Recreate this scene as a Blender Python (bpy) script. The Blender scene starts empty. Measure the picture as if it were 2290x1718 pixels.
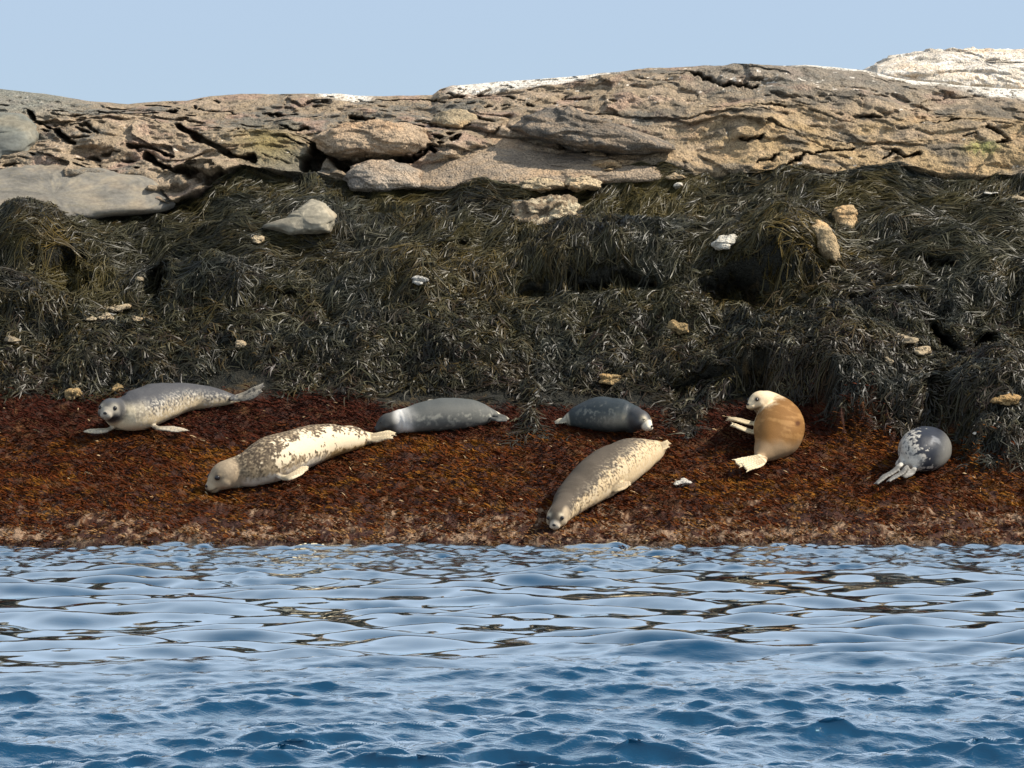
import bpy, math, random
import numpy as np
from mathutils import Vector

SC = bpy.context.scene
COL = SC.collection
rng = np.random.default_rng(7)
random.seed(7)

# ------------------------------------------------------------------ camera, sky, sun, exposure
FOC, CU, HV, CAMZ = 8015.0, 1145.0, 721.0, 1.75     # metres and full-size picture units, used to survey the site
cam = bpy.data.cameras.new('camera')
cam.sensor_width = 36.0
cam.lens = 36.0 * FOC / 2290.0
cam.shift_y = -(859.0 - HV) / 2290.0
cam.clip_start, cam.clip_end = 0.5, 6000.0
camo = bpy.data.objects.new('camera', cam)
COL.objects.link(camo)
camo.location = (0, 0, CAMZ)
camo.rotation_euler = (math.radians(90), 0, 0)
SC.camera = camo

SUN = Vector((0.82, -0.04, 0.84)).normalized()        # towards the sun: right, high
SUN_EL = math.asin(SUN.z)
SUN_AZ = math.atan2(SUN.x, SUN.y)
world = bpy.data.worlds.new('World')
SC.world = world
world.use_nodes = True
wn = world.node_tree.nodes
bg = wn['Background']
sky = wn.new('ShaderNodeTexSky')
sky.sky_type = 'NISHITA'
sky.sun_disc = False
sky.sun_elevation = SUN_EL
sky.sun_rotation = SUN_AZ
sky.air_density, sky.dust_density, sky.ozone_density = 0.6, 0.3, 4.0
world.node_tree.links.new(sky.outputs[0], bg.inputs[0])
bg.inputs[1].default_value = 0.046
veil = wn.new('ShaderNodeBackground')                 # pale veil added over the sky, brighter overhead so the water reflects paler
veil.inputs[0].default_value = (0.194, 0.222, 0.248, 1)
veil.inputs[1].default_value = 1.0
wtc = wn.new('ShaderNodeTexCoord'); wsep = wn.new('ShaderNodeSeparateXYZ'); wmr = wn.new('ShaderNodeMapRange')
world.node_tree.links.new(wtc.outputs['Generated'], wsep.inputs[0])
world.node_tree.links.new(wsep.outputs['Z'], wmr.inputs['Value'])
wmr.inputs['From Min'].default_value, wmr.inputs['From Max'].default_value = 0.03, 0.28
wmr.inputs['To Min'].default_value, wmr.inputs['To Max'].default_value = 1.0, 1.9
world.node_tree.links.new(wmr.outputs[0], veil.inputs[1])
addn = wn.new('ShaderNodeAddShader')
world.node_tree.links.new(bg.outputs[0], addn.inputs[0])
world.node_tree.links.new(veil.outputs[0], addn.inputs[1])
world.node_tree.links.new(addn.outputs[0], wn['World Output'].inputs['Surface'])
sl = bpy.data.lights.new('sun', 'SUN')
sl.energy, sl.angle, sl.color = 5.0, math.radians(0.5), (1.0, 0.93, 0.82)
slo = bpy.data.objects.new('sun', sl)
COL.objects.link(slo)
slo.rotation_euler = SUN.to_track_quat('Z', 'Y').to_euler()
SC.view_settings.view_transform = 'Standard'
SC.view_settings.look = 'None'
SC.view_settings.exposure, SC.view_settings.gamma = 0.50, 1.0
SC.view_settings.use_curve_mapping = False

# ------------------------------------------------------------------ numpy helpers
_perm = np.random.default_rng(3).permutation(256).astype(np.int32)
_perm = np.concatenate([_perm, _perm])
_g3 = np.random.default_rng(4).normal(size=(256, 3)).astype(np.float32)
_g3 /= np.linalg.norm(_g3, axis=1, keepdims=True)

def perlin(x, y, z):
    x, y, z = (np.asarray(a, dtype=np.float32) for a in np.broadcast_arrays(x, y, z))
    xi, yi, zi = np.floor(x).astype(np.int32), np.floor(y).astype(np.int32), np.floor(z).astype(np.int32)
    fx, fy, fz = x - xi, y - yi, z - zi
    f = lambda t: t * t * t * (t * (t * 6 - 15) + 10)
    wx, wy, wz = f(fx), f(fy), f(fz)
    out = 0
    for dx in (0, 1):
        ax = _perm[(xi + dx) & 255]
        for dy in (0, 1):
            ay = _perm[ax + ((yi + dy) & 255)]
            for dz in (0, 1):
                g = _g3[_perm[ay + ((zi + dz) & 255)]]
                d = g[..., 0] * (fx - dx) + g[..., 1] * (fy - dy) + g[..., 2] * (fz - dz)
                out = out + d * (wx if dx else 1 - wx) * (wy if dy else 1 - wy) * (wz if dz else 1 - wz)
    return out * 1.6

def fbm(x, y, z, o=4, lac=2.1, gain=0.5):
    s, a = 0, 1.0
    for k in range(o):
        s = s + a * perlin(x * lac ** k + 17.3 * k, y * lac ** k + 5.1 * k, z * lac ** k - 9.7 * k)
        a *= gain
    return s

def ridged(x, y, z, o=4):
    s, a = 0, 1.0
    for k in range(o):
        s = s + a * (1 - 2 * np.abs(perlin(x * 2.1 ** k + 3.3 * k, y * 2.1 ** k, z * 2.1 ** k + 7.7 * k)))
        a *= 0.5
    return s

def sst(a, b, x):
    t = np.clip((x - a) / (b - a), 0, 1)
    return t * t * (3 - 2 * t)

def lerp(a, b, t):
    t = np.asarray(t)
    if np.ndim(a) > 0 and np.shape(a)[-1] == 3 and (t.ndim == 0 or t.shape[-1:] != (3,) or t.ndim < np.ndim(b)):
        t = t[..., None]
    return a * (1 - t) + b * t

def mixc(base, col, t):
    """blend an (..., 3) colour array towards one colour by t (...)"""
    t = np.clip(t, 0, 1)[..., None]
    return base * (1 - t) + np.asarray(col, dtype=np.float32) * t

def polyline_dist(U, V, pts):
    d = np.full(U.shape, 1e9, dtype=np.float32)
    for (a, b), (c, e) in zip(pts[:-1], pts[1:]):
        vx, vy = c - a, e - b
        t = np.clip(((U - a) * vx + (V - b) * vy) / (vx * vx + vy * vy), 0, 1)
        d = np.minimum(d, np.hypot(U - a - t * vx, V - b - t * vy))
    return d

def at(u, v, d):
    return np.array([(u - CU) / FOC * d, d, CAMZ - (v - HV) / FOC * d])

def mesh_np(name, verts, faces, col=None, smooth=True):
    """faces: (n, k) int array"""
    verts = np.asarray(verts, dtype=np.float32).reshape(-1, 3)
    faces = np.asarray(faces, dtype=np.int32)
    m = bpy.data.meshes.new(name)
    n, k = faces.shape
    m.vertices.add(len(verts)); m.vertices.foreach_set('co', verts.ravel())
    m.loops.add(n * k); m.loops.foreach_set('vertex_index', faces.ravel())
    m.polygons.add(n)
    m.polygons.foreach_set('loop_start', np.arange(0, n * k, k, dtype=np.int32))
    m.polygons.foreach_set('loop_total', np.full(n, k, dtype=np.int32))
    if smooth:
        m.polygons.foreach_set('use_smooth', np.ones(n, dtype=bool))
    m.update(calc_edges=True)
    if col is not None:
        set_col(m, col)
    return m

def set_col(m, col, name='tint'):
    a = m.color_attributes.new(name, 'FLOAT_COLOR', 'POINT')
    c = np.ones((len(m.vertices), 4), dtype=np.float32)
    c[:, :3] = np.asarray(col).reshape(-1, 3)
    a.data.foreach_set('color', c.ravel())

def grid_faces(nr, nc):
    i = np.arange(nr * nc, dtype=np.int32).reshape(nr, nc)
    return np.stack([i[:-1, :-1], i[:-1, 1:], i[1:, 1:], i[1:, :-1]], -1).reshape(-1, 4)

def link(name, mesh, mat=None, parent=None, **props):
    o = bpy.data.objects.new(name, mesh)
    COL.objects.link(o)
    if mat is not None:
        mesh.materials.append(mat)
    if parent is not None:
        o.parent = parent
    for k, v in props.items():
        o[k] = v
    return o

# ------------------------------------------------------------------ materials
def mat_base(name, rough=0.7, spec=0.4, attr=True):
    m = bpy.data.materials.new(name)
    m.use_nodes = True
    nt = m.node_tree
    b = nt.nodes['Principled BSDF']
    b.inputs['Roughness'].default_value = rough
    b.inputs['Specular IOR Level'].default_value = spec
    return m, nt, b

def tinted(name, rough, spec, var=0.25, vscale=60.0, bump=None):
    """own colour from the 'tint' attribute, fine grain, optional bump [(scale, strength, distance)]"""
    m, nt, b = mat_base(name, rough, spec)
    N, L = nt.nodes, nt.links
    at_ = N.new('ShaderNodeAttribute'); at_.attribute_name = 'tint'
    tc = N.new('ShaderNodeTexCoord')
    nz = N.new('ShaderNodeTexNoise'); nz.inputs['Scale'].default_value = vscale; nz.inputs['Detail'].default_value = 5
    L.new(tc.outputs['Object'], nz.inputs['Vector'])
    mr = N.new('ShaderNodeMapRange')
    mr.inputs['From Min'].default_value, mr.inputs['From Max'].default_value = 0.3, 0.7
    mr.inputs['To Min'].default_value, mr.inputs['To Max'].default_value = 1 - var, 1 + var
    L.new(nz.outputs[0], mr.inputs['Value'])
    mx = N.new('ShaderNodeVectorMath'); mx.operation = 'SCALE'
    L.new(at_.outputs['Color'], mx.inputs[0]); L.new(mr.outputs[0], mx.inputs['Scale'])
    L.new(mx.outputs[0], b.inputs['Base Color'])
    prev = None
    for (sc, st, di) in (bump or []):
        n2 = N.new('ShaderNodeTexNoise'); n2.inputs['Scale'].default_value = sc; n2.inputs['Detail'].default_value = 6
        L.new(tc.outputs['Object'], n2.inputs['Vector'])
        bp = N.new('ShaderNodeBump'); bp.inputs['Strength'].default_value = st; bp.inputs['Distance'].default_value = di
        L.new(n2.outputs[0], bp.inputs['Height'])
        if prev: L.new(prev.outputs[0], bp.inputs['Normal'])
        prev = bp
    if prev: L.new(prev.outputs[0], b.inputs['Normal'])
    return m

M_ROCK = tinted('rock', 0.85, 0.25, 0.4, 55, [(12, 0.8, 0.07), (48, 0.8, 0.025)])
M_SLAB = tinted('smooth_rock', 0.85, 0.15, 0.15, 30, [(8, 0.35, 0.03), (70, 0.35, 0.008)])
M_WEED = tinted('rockweed', 0.42, 0.18, 0.15, 25)
M_TURF = tinted('red_weed', 0.8, 0.05, 0.25, 40)
M_FUR = tinted('fur', 0.7, 0.10, 0.10, 130, [(260, 0.25, 0.004), (22, 0.2, 0.01)])
M_FURWET = tinted('wet_fur', 0.5, 0.2, 0.12, 130, [(200, 0.25, 0.003), (22, 0.2, 0.01)])
def plain(name, c, rough, spec=0.5):
    m, nt, b = mat_base(name, rough, spec)
    b.inputs['Base Color'].default_value = (*c, 1)
    tc = nt.nodes.new('ShaderNodeTexCoord')
    nz = nt.nodes.new('ShaderNodeTexNoise'); nz.inputs['Scale'].default_value = 90
    nt.links.new(tc.outputs['Object'], nz.inputs['Vector'])
    bp = nt.nodes.new('ShaderNodeBump'); bp.inputs['Strength'].default_value = 0.1; bp.inputs['Distance'].default_value = 0.002
    nt.links.new(nz.outputs[0], bp.inputs['Height']); nt.links.new(bp.outputs[0], b.inputs['Normal'])
    return m
M_EYE = plain('eye', (0.012, 0.010, 0.010), 0.15)
M_NOSE = plain('nose', (0.02, 0.018, 0.018), 0.35)

# ------------------------------------------------------------------ the ledge: bedrock running from under water to the crest and down behind
SKY_U = [-900, -300, 0, 100, 200, 290, 330, 420, 470, 540, 600, 700, 760, 860, 968, 984, 1010, 1100, 1250, 1380, 1450, 1560, 1700, 1800, 1870, 1930, 2000, 2080, 2180, 2290, 2600, 3200]
SKY_V = [190, 180, 199, 207, 224, 233, 228, 223, 213, 209, 213, 214, 211, 216, 214, 202, 192, 184, 174, 164, 153, 155, 153, 148, 153, 161, 173, 183, 191, 197, 205, 230]
D_SKY = 37.2

def dense(lo, hi, step):
    return list(np.arange(lo, hi, step))
# columns (metres across): fine in front of the viewer, coarser out to the ends of the island
xs = np.array(sorted(set([round(float(v), 4) for v in dense(-5.2, 5.2, 0.0128)])))
side = 5.2 + 0.03 * (1.16 ** np.arange(1, 34) - 1) / 0.16
side = side[side < 28]
XS = np.concatenate([-side[::-1], xs, side]).astype(np.float32)
NC = len(XS)
# rows: (kind value, depth)
vrows = np.concatenate([np.arange(1222, 900, -4.2), np.arange(900, 392, -4.0)])
NUP = 118
under = [(12.0, -3.2), (18.0, -2.4), (22.0, -1.5), (24.5, -0.85), (26.0, -0.45), (26.8, -0.26), (27.2, -0.17), (27.5, -0.105), (27.7, -0.062), (27.85, -0.03)]
behind = [(0.15, 0.0), (0.35, -0.01), (0.6, -0.03), (0.9, -0.08), (1.3, -0.16), (1.8, -0.28), (2.6, -0.6), (3.8, -1.2), (5.5, -2.2), (7.5, -3.4), (10, -4.8), (14, -6.6)]
NV = len(vrows)
NR = len(under) + NV + NUP + len(behind)
prof_v = np.array([392, 640, 900, 1222.0]); prof_d = np.array([34.8, 33.075, 31.5, 28.0])
dd_v = np.interp(np.arange(392, 1223), prof_v, prof_d)
kern = np.hanning(141); kern /= kern.sum()
dd_s = np.convolve(np.pad(dd_v, 70, mode='reflect', reflect_type='odd'), kern, 'valid')
def base_depth(v):
    return np.interp(v, np.arange(392, 1223), dd_s)
BY = np.zeros((NR, NC), np.float32); BZ = np.zeros((NR, NC), np.float32); RV = np.zeros((NR, NC), np.float32)
vs_col = np.interp(CU + FOC * XS / D_SKY, SKY_U, SKY_V).astype(np.float32)
endfall = sst(15, 27, np.abs(XS)) * 6.0
r = 0
for d, z in under:
    BY[r] = d; BZ[r] = z; RV[r] = 1222 + (28 - d) * 12; r += 1
for v in vrows:
    d = base_depth(v); BY[r] = d; BZ[r] = CAMZ - (v - HV) / FOC * d; RV[r] = v; r += 1
z392 = BZ[r - 1].copy()
zsky = CAMZ - (vs_col - HV) / FOC * D_SKY
d0 = float(base_depth(392))
for k in range(1, NUP + 1):
    t = k / NUP
    d = d0 + (D_SKY - d0) * (0.72 * t + 0.28 * t ** 3)
    BY[r] = d
    # rises convexly to the crest in picture height
    v = 392 + (vs_col - 392) * (1 - (1 - t) ** 1.12)
    BZ[r] = CAMZ - (v - HV) / FOC * d; RV[r] = v; r += 1
for dy, dz in behind:
    BY[r] = D_SKY + dy; BZ[r] = zsky + dz; RV[r] = vs_col - 2 - dy * 10; r += 1
BX = np.broadcast_to(XS[None, :], (NR, NC)).copy()
UU = CU + FOC * BX / BY
VV = RV
jitter = 16 * fbm(BX * 0.9, BY * 0.9, 3.3, 4)

# where the weed starts (bare rock above), where the red turf starts
WB_U = [-900, 0, 120, 180, 300, 385, 410, 500, 560, 640, 700, 780, 930, 960, 1000, 1100, 1230, 1340, 1500, 1560, 1700, 1740, 1850, 1950, 2060, 2140, 2290, 3200]
WB_V = [480, 490, 482, 454, 448, 455, 445, 418, 398, 402, 394, 400, 402, 408, 402, 397, 388, 392, 388, 398, 404, 388, 390, 383, 388, 392, 388, 390]
WR_U = [-900, 0, 250, 600, 800, 900, 1000, 1100, 1250, 1500, 1600, 1750, 1850, 1950, 2050, 2100, 2290, 3200]
WR_V = [885, 888, 880, 892, 885, 935, 952, 962, 965, 962, 950, 945, 965, 955, 990, 1022, 1058, 1080]
wb = np.interp(UU, WB_U, WB_V); wr = np.interp(UU, WR_U, WR_V)
rockm = sst(8, -8, VV - wb + 0.7 * jitter)            # 1 on bare rock
turfm = sst(-22, 22, VV - wr + 1.3 * jitter)          # 1 on the red turf

SEAL_FOOT = [([(830, 968), (1140, 952)], 34), ([(840, 930), (1140, 915)], 42), ([(1235, 950), (1470, 962)], 34), ([(1240, 920), (1460, 925)], 42), ([(205, 965), (600, 885)], 36), ([(500, 860), (600, 855)], 30),
             ([(1630, 960), (1800, 975)], 55), ([(1960, 1080), (2060, 1035), (2110, 1030)], 50), ([(1500, 1000), (1470, 1010)], 40), ([(1690, 900), (1620, 930)], 26), ([(880, 985), (800, 995)], 30)]
footm = np.zeros_like(VV)
for pl, rad_ in SEAL_FOOT:
    footm = np.maximum(footm, sst(1.5, 0.9, polyline_dist(UU, VV, pl) / rad_))
turfm = np.maximum(turfm, sst(0.5, 1.0, footm) * sst(900, 930, VV))
# displacement along the slope's outward direction
NRM = np.array([0, -0.5, 0.866], np.float32)
H = 0.10 * fbm(BX * 0.55, BY * 0.55, BZ * 0.55, 3) + 0.035 * fbm(BX * 2.1, BY * 2.1, BZ * 2.1 + 9, 3)
Yrock = 0.10 * ridged(BX * 0.7, BY * 0.7, BZ * 2.2, 3) + 0.05 * fbm(BX * 3.0, BY * 3.0, BZ * 8, 3) + 0.034 * fbm(BX * 9, BY * 9, BZ * 30, 3)
Yrock += 0.05 * ridged(BX * 2.2 + 3, BY * 2.2, BZ * 7 + 0.8 * BX, 3)
# sheeting joints: low ledges that dip gently across the face, each a little undercut
q = (BZ * 3.6 + 0.40 * BX + 0.7 * fbm(BX * 0.5, BY * 0.4, BZ * 0.8 + 40, 2) + 0.10 * fbm(BX * 6, BY * 6, BZ * 6, 2))
stepf = q - np.floor(q)
Yrock += 0.16 * (sst(0.0, 0.06, stepf) * (1 - stepf)) * sst(0.05, 0.35, fbm(BX * 0.9 + 50, BY * 0.5, BZ * 1.8, 3))
# blocks standing proud of one another along the joints
wj = 0.45 * fbm(BX * 1.1 + 3, BY, BZ * 2.0, 3)
jz = BZ * 2.7 + 0.45 * BX + wj
cz_ = np.floor(jz); jx = BX * 1.05 + 0.37 * cz_ + 1.3 * wj + 0.5 * BZ
cx_ = np.floor(jx)
hsh = np.sin(cx_ * 127.1 + cz_ * 311.7) * 43758.5453; hsh = hsh - np.floor(hsh)
Yrock += 0.26 * hsh * sst(0.0, 0.3, fbm(BX * 0.6 + 9, BY * 0.4, BZ + 5, 2) + 0.25)
jf = np.minimum(np.minimum(jx - cx_, 1 - (jx - cx_)) * 0.95, np.minimum(jz - cz_, 1 - (jz - cz_)) * 0.37)
calm = 1 - 0.5 * sst(1150, 1450, UU)
Yrock -= 0.10 * calm * sst(0.022, 0.004, jf) * sst(0.1, 0.35, fbm(BX * 1.3 + 19, BY * 0.4, BZ * 2 + 5, 2) + 0.15)
# small broken joints and pits
pit = ridged(BX * 1.6 + 12, BY * 1.6, BZ * 7.5 + 1.2 * BX, 2)
Yrock -= 0.22 * calm * sst(1.17, 1.33, pit + 0.12 * fbm(BX * 12, BY * 12, BZ * 20, 2)) * sst(0.0, 0.3, fbm(BX * 1.1 + 5, BY, BZ * 2, 2) + 0.1)
Hweed = 0.10 * fbm(BX * 1.5 + 4, BY * 1.5, BZ * 1.5, 2) + 0.055 * ridged(BX * 3.2, BY * 3.2, BZ * 3.2, 2) + 0.03 * fbm(BX * 8, BY * 8, BZ * 8, 2)
Hturf = 0.020 * fbm(BX * 3.1 + 4, BY * 3.1, BZ * 3.1, 2) + 0.034 * fbm(BX * 8, BY * 8, 2.2, 2) + 0.018 * fbm(BX * 22, BY * 18, 5.2, 2)
inw = sst(1222, 1150, VV)
H = H * (1 - 0.75 * turfm) + (1 - rockm) * (1 - turfm) * Hweed + turfm * Hturf
# the shoreline wanders a little
H += 0.018 * fbm(BX * 1.1, 1.0, 2.0, 3) * turfm
HY = -rockm * Yrock * (1 - 0.35 * sst(1250, 1500, UU))        # inwards, along the view of the shore

CREV = [
    ([(72, 255), (87, 288), (119, 306), (145, 320), (172, 332)], 8, .34),
    ([(405, 286), (463, 318), (503, 349), (521, 366), (570, 370)], 11, .40),
    ([(330, 357), (376, 375), (427, 402), (470, 421), (502, 418)], 12, .42),
    ([(289, 340), (347, 342), (396, 349)], 4, .2),
    ([(175, 375), (215, 385), (262, 388)], 4, .15),
    ([(366, 432), (383, 451), (412, 452)], 6, .25),
    ([(690, 378), (706, 345), (735, 336), (775, 362)], 30, .60),
    ([(770, 368), (822, 352), (895, 353), (930, 350)], 10, .5),
    ([(448, 237), (488, 238), (530, 250)], 3, .2), ([(593, 248), (665, 248)], 3, .18),
    ([(629, 277), (651, 290), (691, 290)], 4.5, .22), ([(786, 268), (822, 274), (837, 270)], 5, .28),
    ([(1253, 331), (1292, 329), (1343, 337), (1401, 341), (1432, 350)], 6.5, .42),
    ([(978, 281), (1010, 287), (1054, 282)], 3, .18), ([(840, 228), (909, 225), (996, 227)], 2.6, .16),
    ([(1010, 316), (1030, 305)], 5, .2), ([(935, 352), (960, 330), (975, 338)], 6, .25), ([(905, 398), (940, 385)], 7, .25),
    ([(1526, 170), (1580, 196), (1613, 213), (1690, 217)], 4.5, .26),
    ([(1743, 384), (1808, 358), (1822, 352), (1852, 342), (1912, 333)], 3.2, .25),
    ([(1652, 331), (1703, 326)], 3, .2), ([(1690, 369), (1740, 362)], 2.6, .18), ([(2083, 279), (2126, 283), (2172, 281)], 3, .2),
    ([(1974, 360), (1996, 340), (2020, 352), (2056, 351)], 4.5, .22), ([(2200, 298), (2235, 314), (2255, 328), (2225, 334)], 4, .24),
    ([(1690, 260), (1755, 262)], 2.5, .14), ([(1920, 261), (1965, 265)], 2.5, .14), ([(2150, 318), (2180, 316)], 2.5, .15),
    ([(2088, 758), (2120, 800), (2150, 838), (2185, 815), (2215, 792)], 17, .38), ([(1270, 660), (1330, 668), (1400, 662), (1470, 668)], 8, .16), ([(350, 625), (352, 690)], 11, .25), ([(165, 560), (188, 610), (192, 660)], 9, .2),
    ([(1300, 755), (1350, 770)], 7, .14), ([(700, 600), (760, 625), (800, 618)], 7, .14), ([(600, 700), (660, 690)], 7, .14), ([(1900, 700), (1960, 715), (2040, 705)], 8, .16), ([(980, 590), (1040, 575)], 7, .14), ([(2040, 610), (2130, 622)], 8, .15),
    ([(150, 300), (200, 306), (225, 318)], 3, .14), ([(540, 300), (575, 292)], 4, .2), ([(380, 250), (400, 246)], 4, .2),
]
wob = 5 * perlin(UU / 17.0, VV / 13.0, 0.5) + 2.5 * perlin(UU / 6.0, VV / 5.0, 4.5)
near_crev = np.zeros_like(H)
for pts, hw, dep in CREV:
    dst = polyline_dist(UU + wob * 0.6, VV + wob, pts)
    hwv = hw * (0.75 + 0.5 * perlin(UU / 40.0, VV / 40.0, hw))
    HY += 1.5 * dep * sst(1.0, 0.45, dst / np.maximum(hwv, 1.6))
    near_crev = np.maximum(near_crev, sst(3.0, 1.0, dst / hw))
# swells of rock and weed (centre, radii, height, sharper lower edge)
SWELL = [
    (60, 570, 125, 80, .42, 1), (40, 710, 150, 50, .30, 1), (1330, 600, 200, 60, .40, 1), (1740, 590, 150, 75, .52, 1),
    (860, 640, 240, 60, .14, 1), (470, 650, 120, 50, .32, 1), (1830, 850, 260, 125, .55, 1), (2215, 930, 150, 105, .50, 1), (2200, 600, 200, 90, .15, 0),
    (1500, 700, 240, 50, .10, 1), (620, 520, 200, 60, .12, 1), (1060, 500, 180, 60, .12, 1), (330, 830, 200, 40, .08, 0),
    (1000, 760, 260, 60, .12, 1), (1990, 700, 170, 50, .14, 1),
    (250, 300, 170, 50, .12, 1), (590, 330, 110, 45, .10, 1), (1700, 290, 260, 70, .10, 0), (2150, 300, 150, 55, .12, 1), (1620, 190, 200, 40, .10, 0), (480, 390, 110, 30, .12, 1),
]
for cu, cv, ru, rv, hh, sharp in SWELL:
    a = (UU - cu) / ru + 0.12 * wob / 5; b = (VV - cv) / rv + 0.10 * wob / 5
    if sharp:
        b = np.where(b > 0, b ** 2.4, b)
    H += hh * np.exp(-(a * a + b * b) * 1.4)
# hollows in the weed
for cu, cv, ru, rv, hh in [(1640, 690, 62, 26, .42), (2085, 945, 26, 46, .38), (345, 655, 26, 26, .28), (395, 480, 60, 22, .15), (1680, 975, 34, 22, .1),
                           (1195, 668, 34, 11, .16), (1560, 885, 70, 14, .15), (150, 640, 30, 30, .25)]:
    a = (UU - cu) / ru + 0.2 * wob / 5; b = (VV - cv) / rv + 0.2 * wob / 5
    HY += 1.2 * hh * np.exp(-(a * a + b * b) ** 1.5)
H *= 1 - 0.85 * footm
HY *= 1 - footm
H *= sst(14, 24, BY) * (1 - 0.9 * sst(0, 8, BY - D_SKY))
# keep the crest line where it is seen: fade displacement of the crest's height
crest = sst(26, 0, np.abs(VV - np.broadcast_to(vs_col, VV.shape)))
H = H * (1 - 0.72 * crest)
HY *= sst(14, 24, BY) * (1 - 0.9 * sst(0, 8, BY - D_SKY)) * (1 - 0.6 * crest)
PX = BX.copy(); PY = BY + NRM[1] * H + HY; PZ = BZ + NRM[2] * H - endfall[None, :]
GP = np.stack([PX, PY, PZ], -1)

# own colours
n1 = fbm(BX * 1.2, BY * 1.2, BZ * 2.5, 4); n2 = fbm(BX * 4.5 + 9, BY * 4.5, BZ * 8, 4); n3 = fbm(BX * 22, BY * 22, BZ * 26, 3)
n4 = fbm(BX * 2.6 + 30, BY * 2.6, BZ * 5, 3)
C = np.empty((NR, NC, 3), np.float32); C[:] = (0.255, 0.185, 0.122)
C = mixc(C, (0.355, 0.255, 0.175), sst(-0.1, 0.55, n2))
C = mixc(C, (0.135, 0.115, 0.092), sst(0.05, 0.6, n1 + 0.5 * n3))
C = mixc(C, (0.33, 0.205, 0.15), 0.6 * sst(0.1, 0.6, n4))
leftg = sst(330, 120, UU) * sst(330, 240, VV + 0.2 * UU)
C = mixc(C, (0.17, 0.165, 0.14), 0.8 * leftg)
ochre = sst(1450, 1650, UU) * sst(235, 290, VV) * (0.55 + 0.5 * n1 + 0.3 * n4)
C = mixc(C, (0.37, 0.24, 0.115), np.clip(ochre, 0, 0.75))
och2 = np.exp(-(((UU - 1330) / 230) ** 2 + ((VV - 375) / 26) ** 2))
C = mixc(C, (0.42, 0.27, 0.14), 0.8 * och2)
moss = np.exp(-(((UU - 600) / 75) ** 2 + ((VV - 335) / 42) ** 2))
C = mixc(C, (0.18, 0.135, 0.05), 0.9 * moss)
greybr = sst(1500, 1600, UU) * sst(250, 180, VV)
C = mixc(C, (0.185, 0.155, 0.125), 0.7 * greybr)
C = mixc(C, (0.12, 0.098, 0.075), 0.75 * sst(0.15, 0.6, fbm(BX * 2.2 + 61, BY * 2.2, BZ * 6, 4)) * sst(1300, 1500, UU))
C = C * (1 + 0.35 * n3)[..., None]
alga = np.exp(-(((UU - 2190) / 32) ** 2 + ((VV - 342) / 9) ** 2))
C = mixc(C, (0.21, 0.22, 0.05), np.clip(alga * 0.9 + alga * n3, 0, 0.6))
C = C * np.array([1.08, 1.12, 1.10], np.float32)
# bird lime on the crest and in flecks
vsb = np.broadcast_to(vs_col, VV.shape)
lime = sst(985, 1040, UU) * sst(1410, 1330, UU) * sst(26, 12, VV - vsb + 6 * n2 + 0.02 * (UU - 1000) - 3)
lime = np.maximum(lime, sst(700, 730, UU) * sst(850, 815, UU) * sst(18, 4, VV - vsb + 9 * n2))
lime = np.maximum(lime, sst(1760, 1800, UU) * sst(9, 2, VV - vsb + 5 * n2))
lime = np.maximum(lime, sst(2120, 2200, UU + 40 * n2) * sst(24, 8, VV - vsb + 12 * n2))
C = mixc(C, (0.74, 0.68, 0.58), np.clip(lime, 0, 1) * sst(-0.55, -0.2, n3))
flz = fbm(BX * 15 + 3, BY * 15, BZ * 30, 2)
fldens = np.exp(-(((UU - 1250) / 130) ** 2 + ((VV - 245) / 36) ** 2)) + 0.8 * np.exp(-(((UU - 1700) / 220) ** 2 + ((VV - 200) / 40) ** 2)) + 0.55 * sst(250, 190, VV)
C = mixc(C, (0.74, 0.66, 0.55), sst(0.98 - 0.30 * fldens, 1.08 - 0.30 * fldens, flz + 0.25 * n2))
# under the weed
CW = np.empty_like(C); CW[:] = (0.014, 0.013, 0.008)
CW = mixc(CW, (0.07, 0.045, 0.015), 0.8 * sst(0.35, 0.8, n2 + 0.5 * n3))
CT = np.empty_like(C); CT[:] = (0.040, 0.011, 0.004)
CT = mixc(CT, (0.10, 0.038, 0.009), sst(-0.2, 0.6, n2))
shore = sst(1075, 1215, VV + 25 * n1)
tan = sst(0.62 - 0.55 * shore, 0.82 - 0.55 * shore, n2 * 0.7 + 0.8 * n3) * sst(0.0, 0.4, shore)
CT = mixc(CT, (0.26, 0.165, 0.10), tan)
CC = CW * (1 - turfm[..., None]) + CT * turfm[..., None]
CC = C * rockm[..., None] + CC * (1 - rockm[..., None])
wet = sst(1200, 1222, VV)
CC = CC * (1 - 0.55 * wet[..., None])
bed = link('bedrock', mesh_np('bedrock', GP, grid_faces(NR, NC)[:, ::1], CC), M_ROCK, kind='structure')

# sampling of the finished surface in (across, arc length)
mid = NC // 2
arc = np.concatenate([[0], np.cumsum(np.hypot(np.diff(BY[:, mid]), np.diff(BZ[:, mid])))]).astype(np.float32)
colix = np.arange(NC, dtype=np.float32)
def idx(x, s):
    return np.interp(s, arc, np.arange(NR)), np.interp(x, XS, colix)
def samp(G, x, s):
    rj, ci = idx(x, s)
    r0 = np.clip(rj.astype(int), 0, NR - 2); c0 = np.clip(ci.astype(int), 0, NC - 2)
    fr = (rj - r0)[..., None]; fc = (ci - c0)[..., None]
    g = G if G.ndim == 3 else G[..., None]
    o = (g[r0, c0] * (1 - fr) + g[r0 + 1, c0] * fr) * (1 - fc) + (g[r0, c0 + 1] * (1 - fr) + g[r0 + 1, c0 + 1] * fr) * fc
    return o if G.ndim == 3 else o[..., 0]
# smoothed surface normals
gN = np.cross(np.gradient(GP, axis=1), np.gradient(GP, axis=0))
gN = gN / np.maximum(np.linalg.norm(gN, axis=-1, keepdims=True), 1e-9)
gN = np.where(gN[..., 2:3] < 0, -gN, gN)
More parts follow.
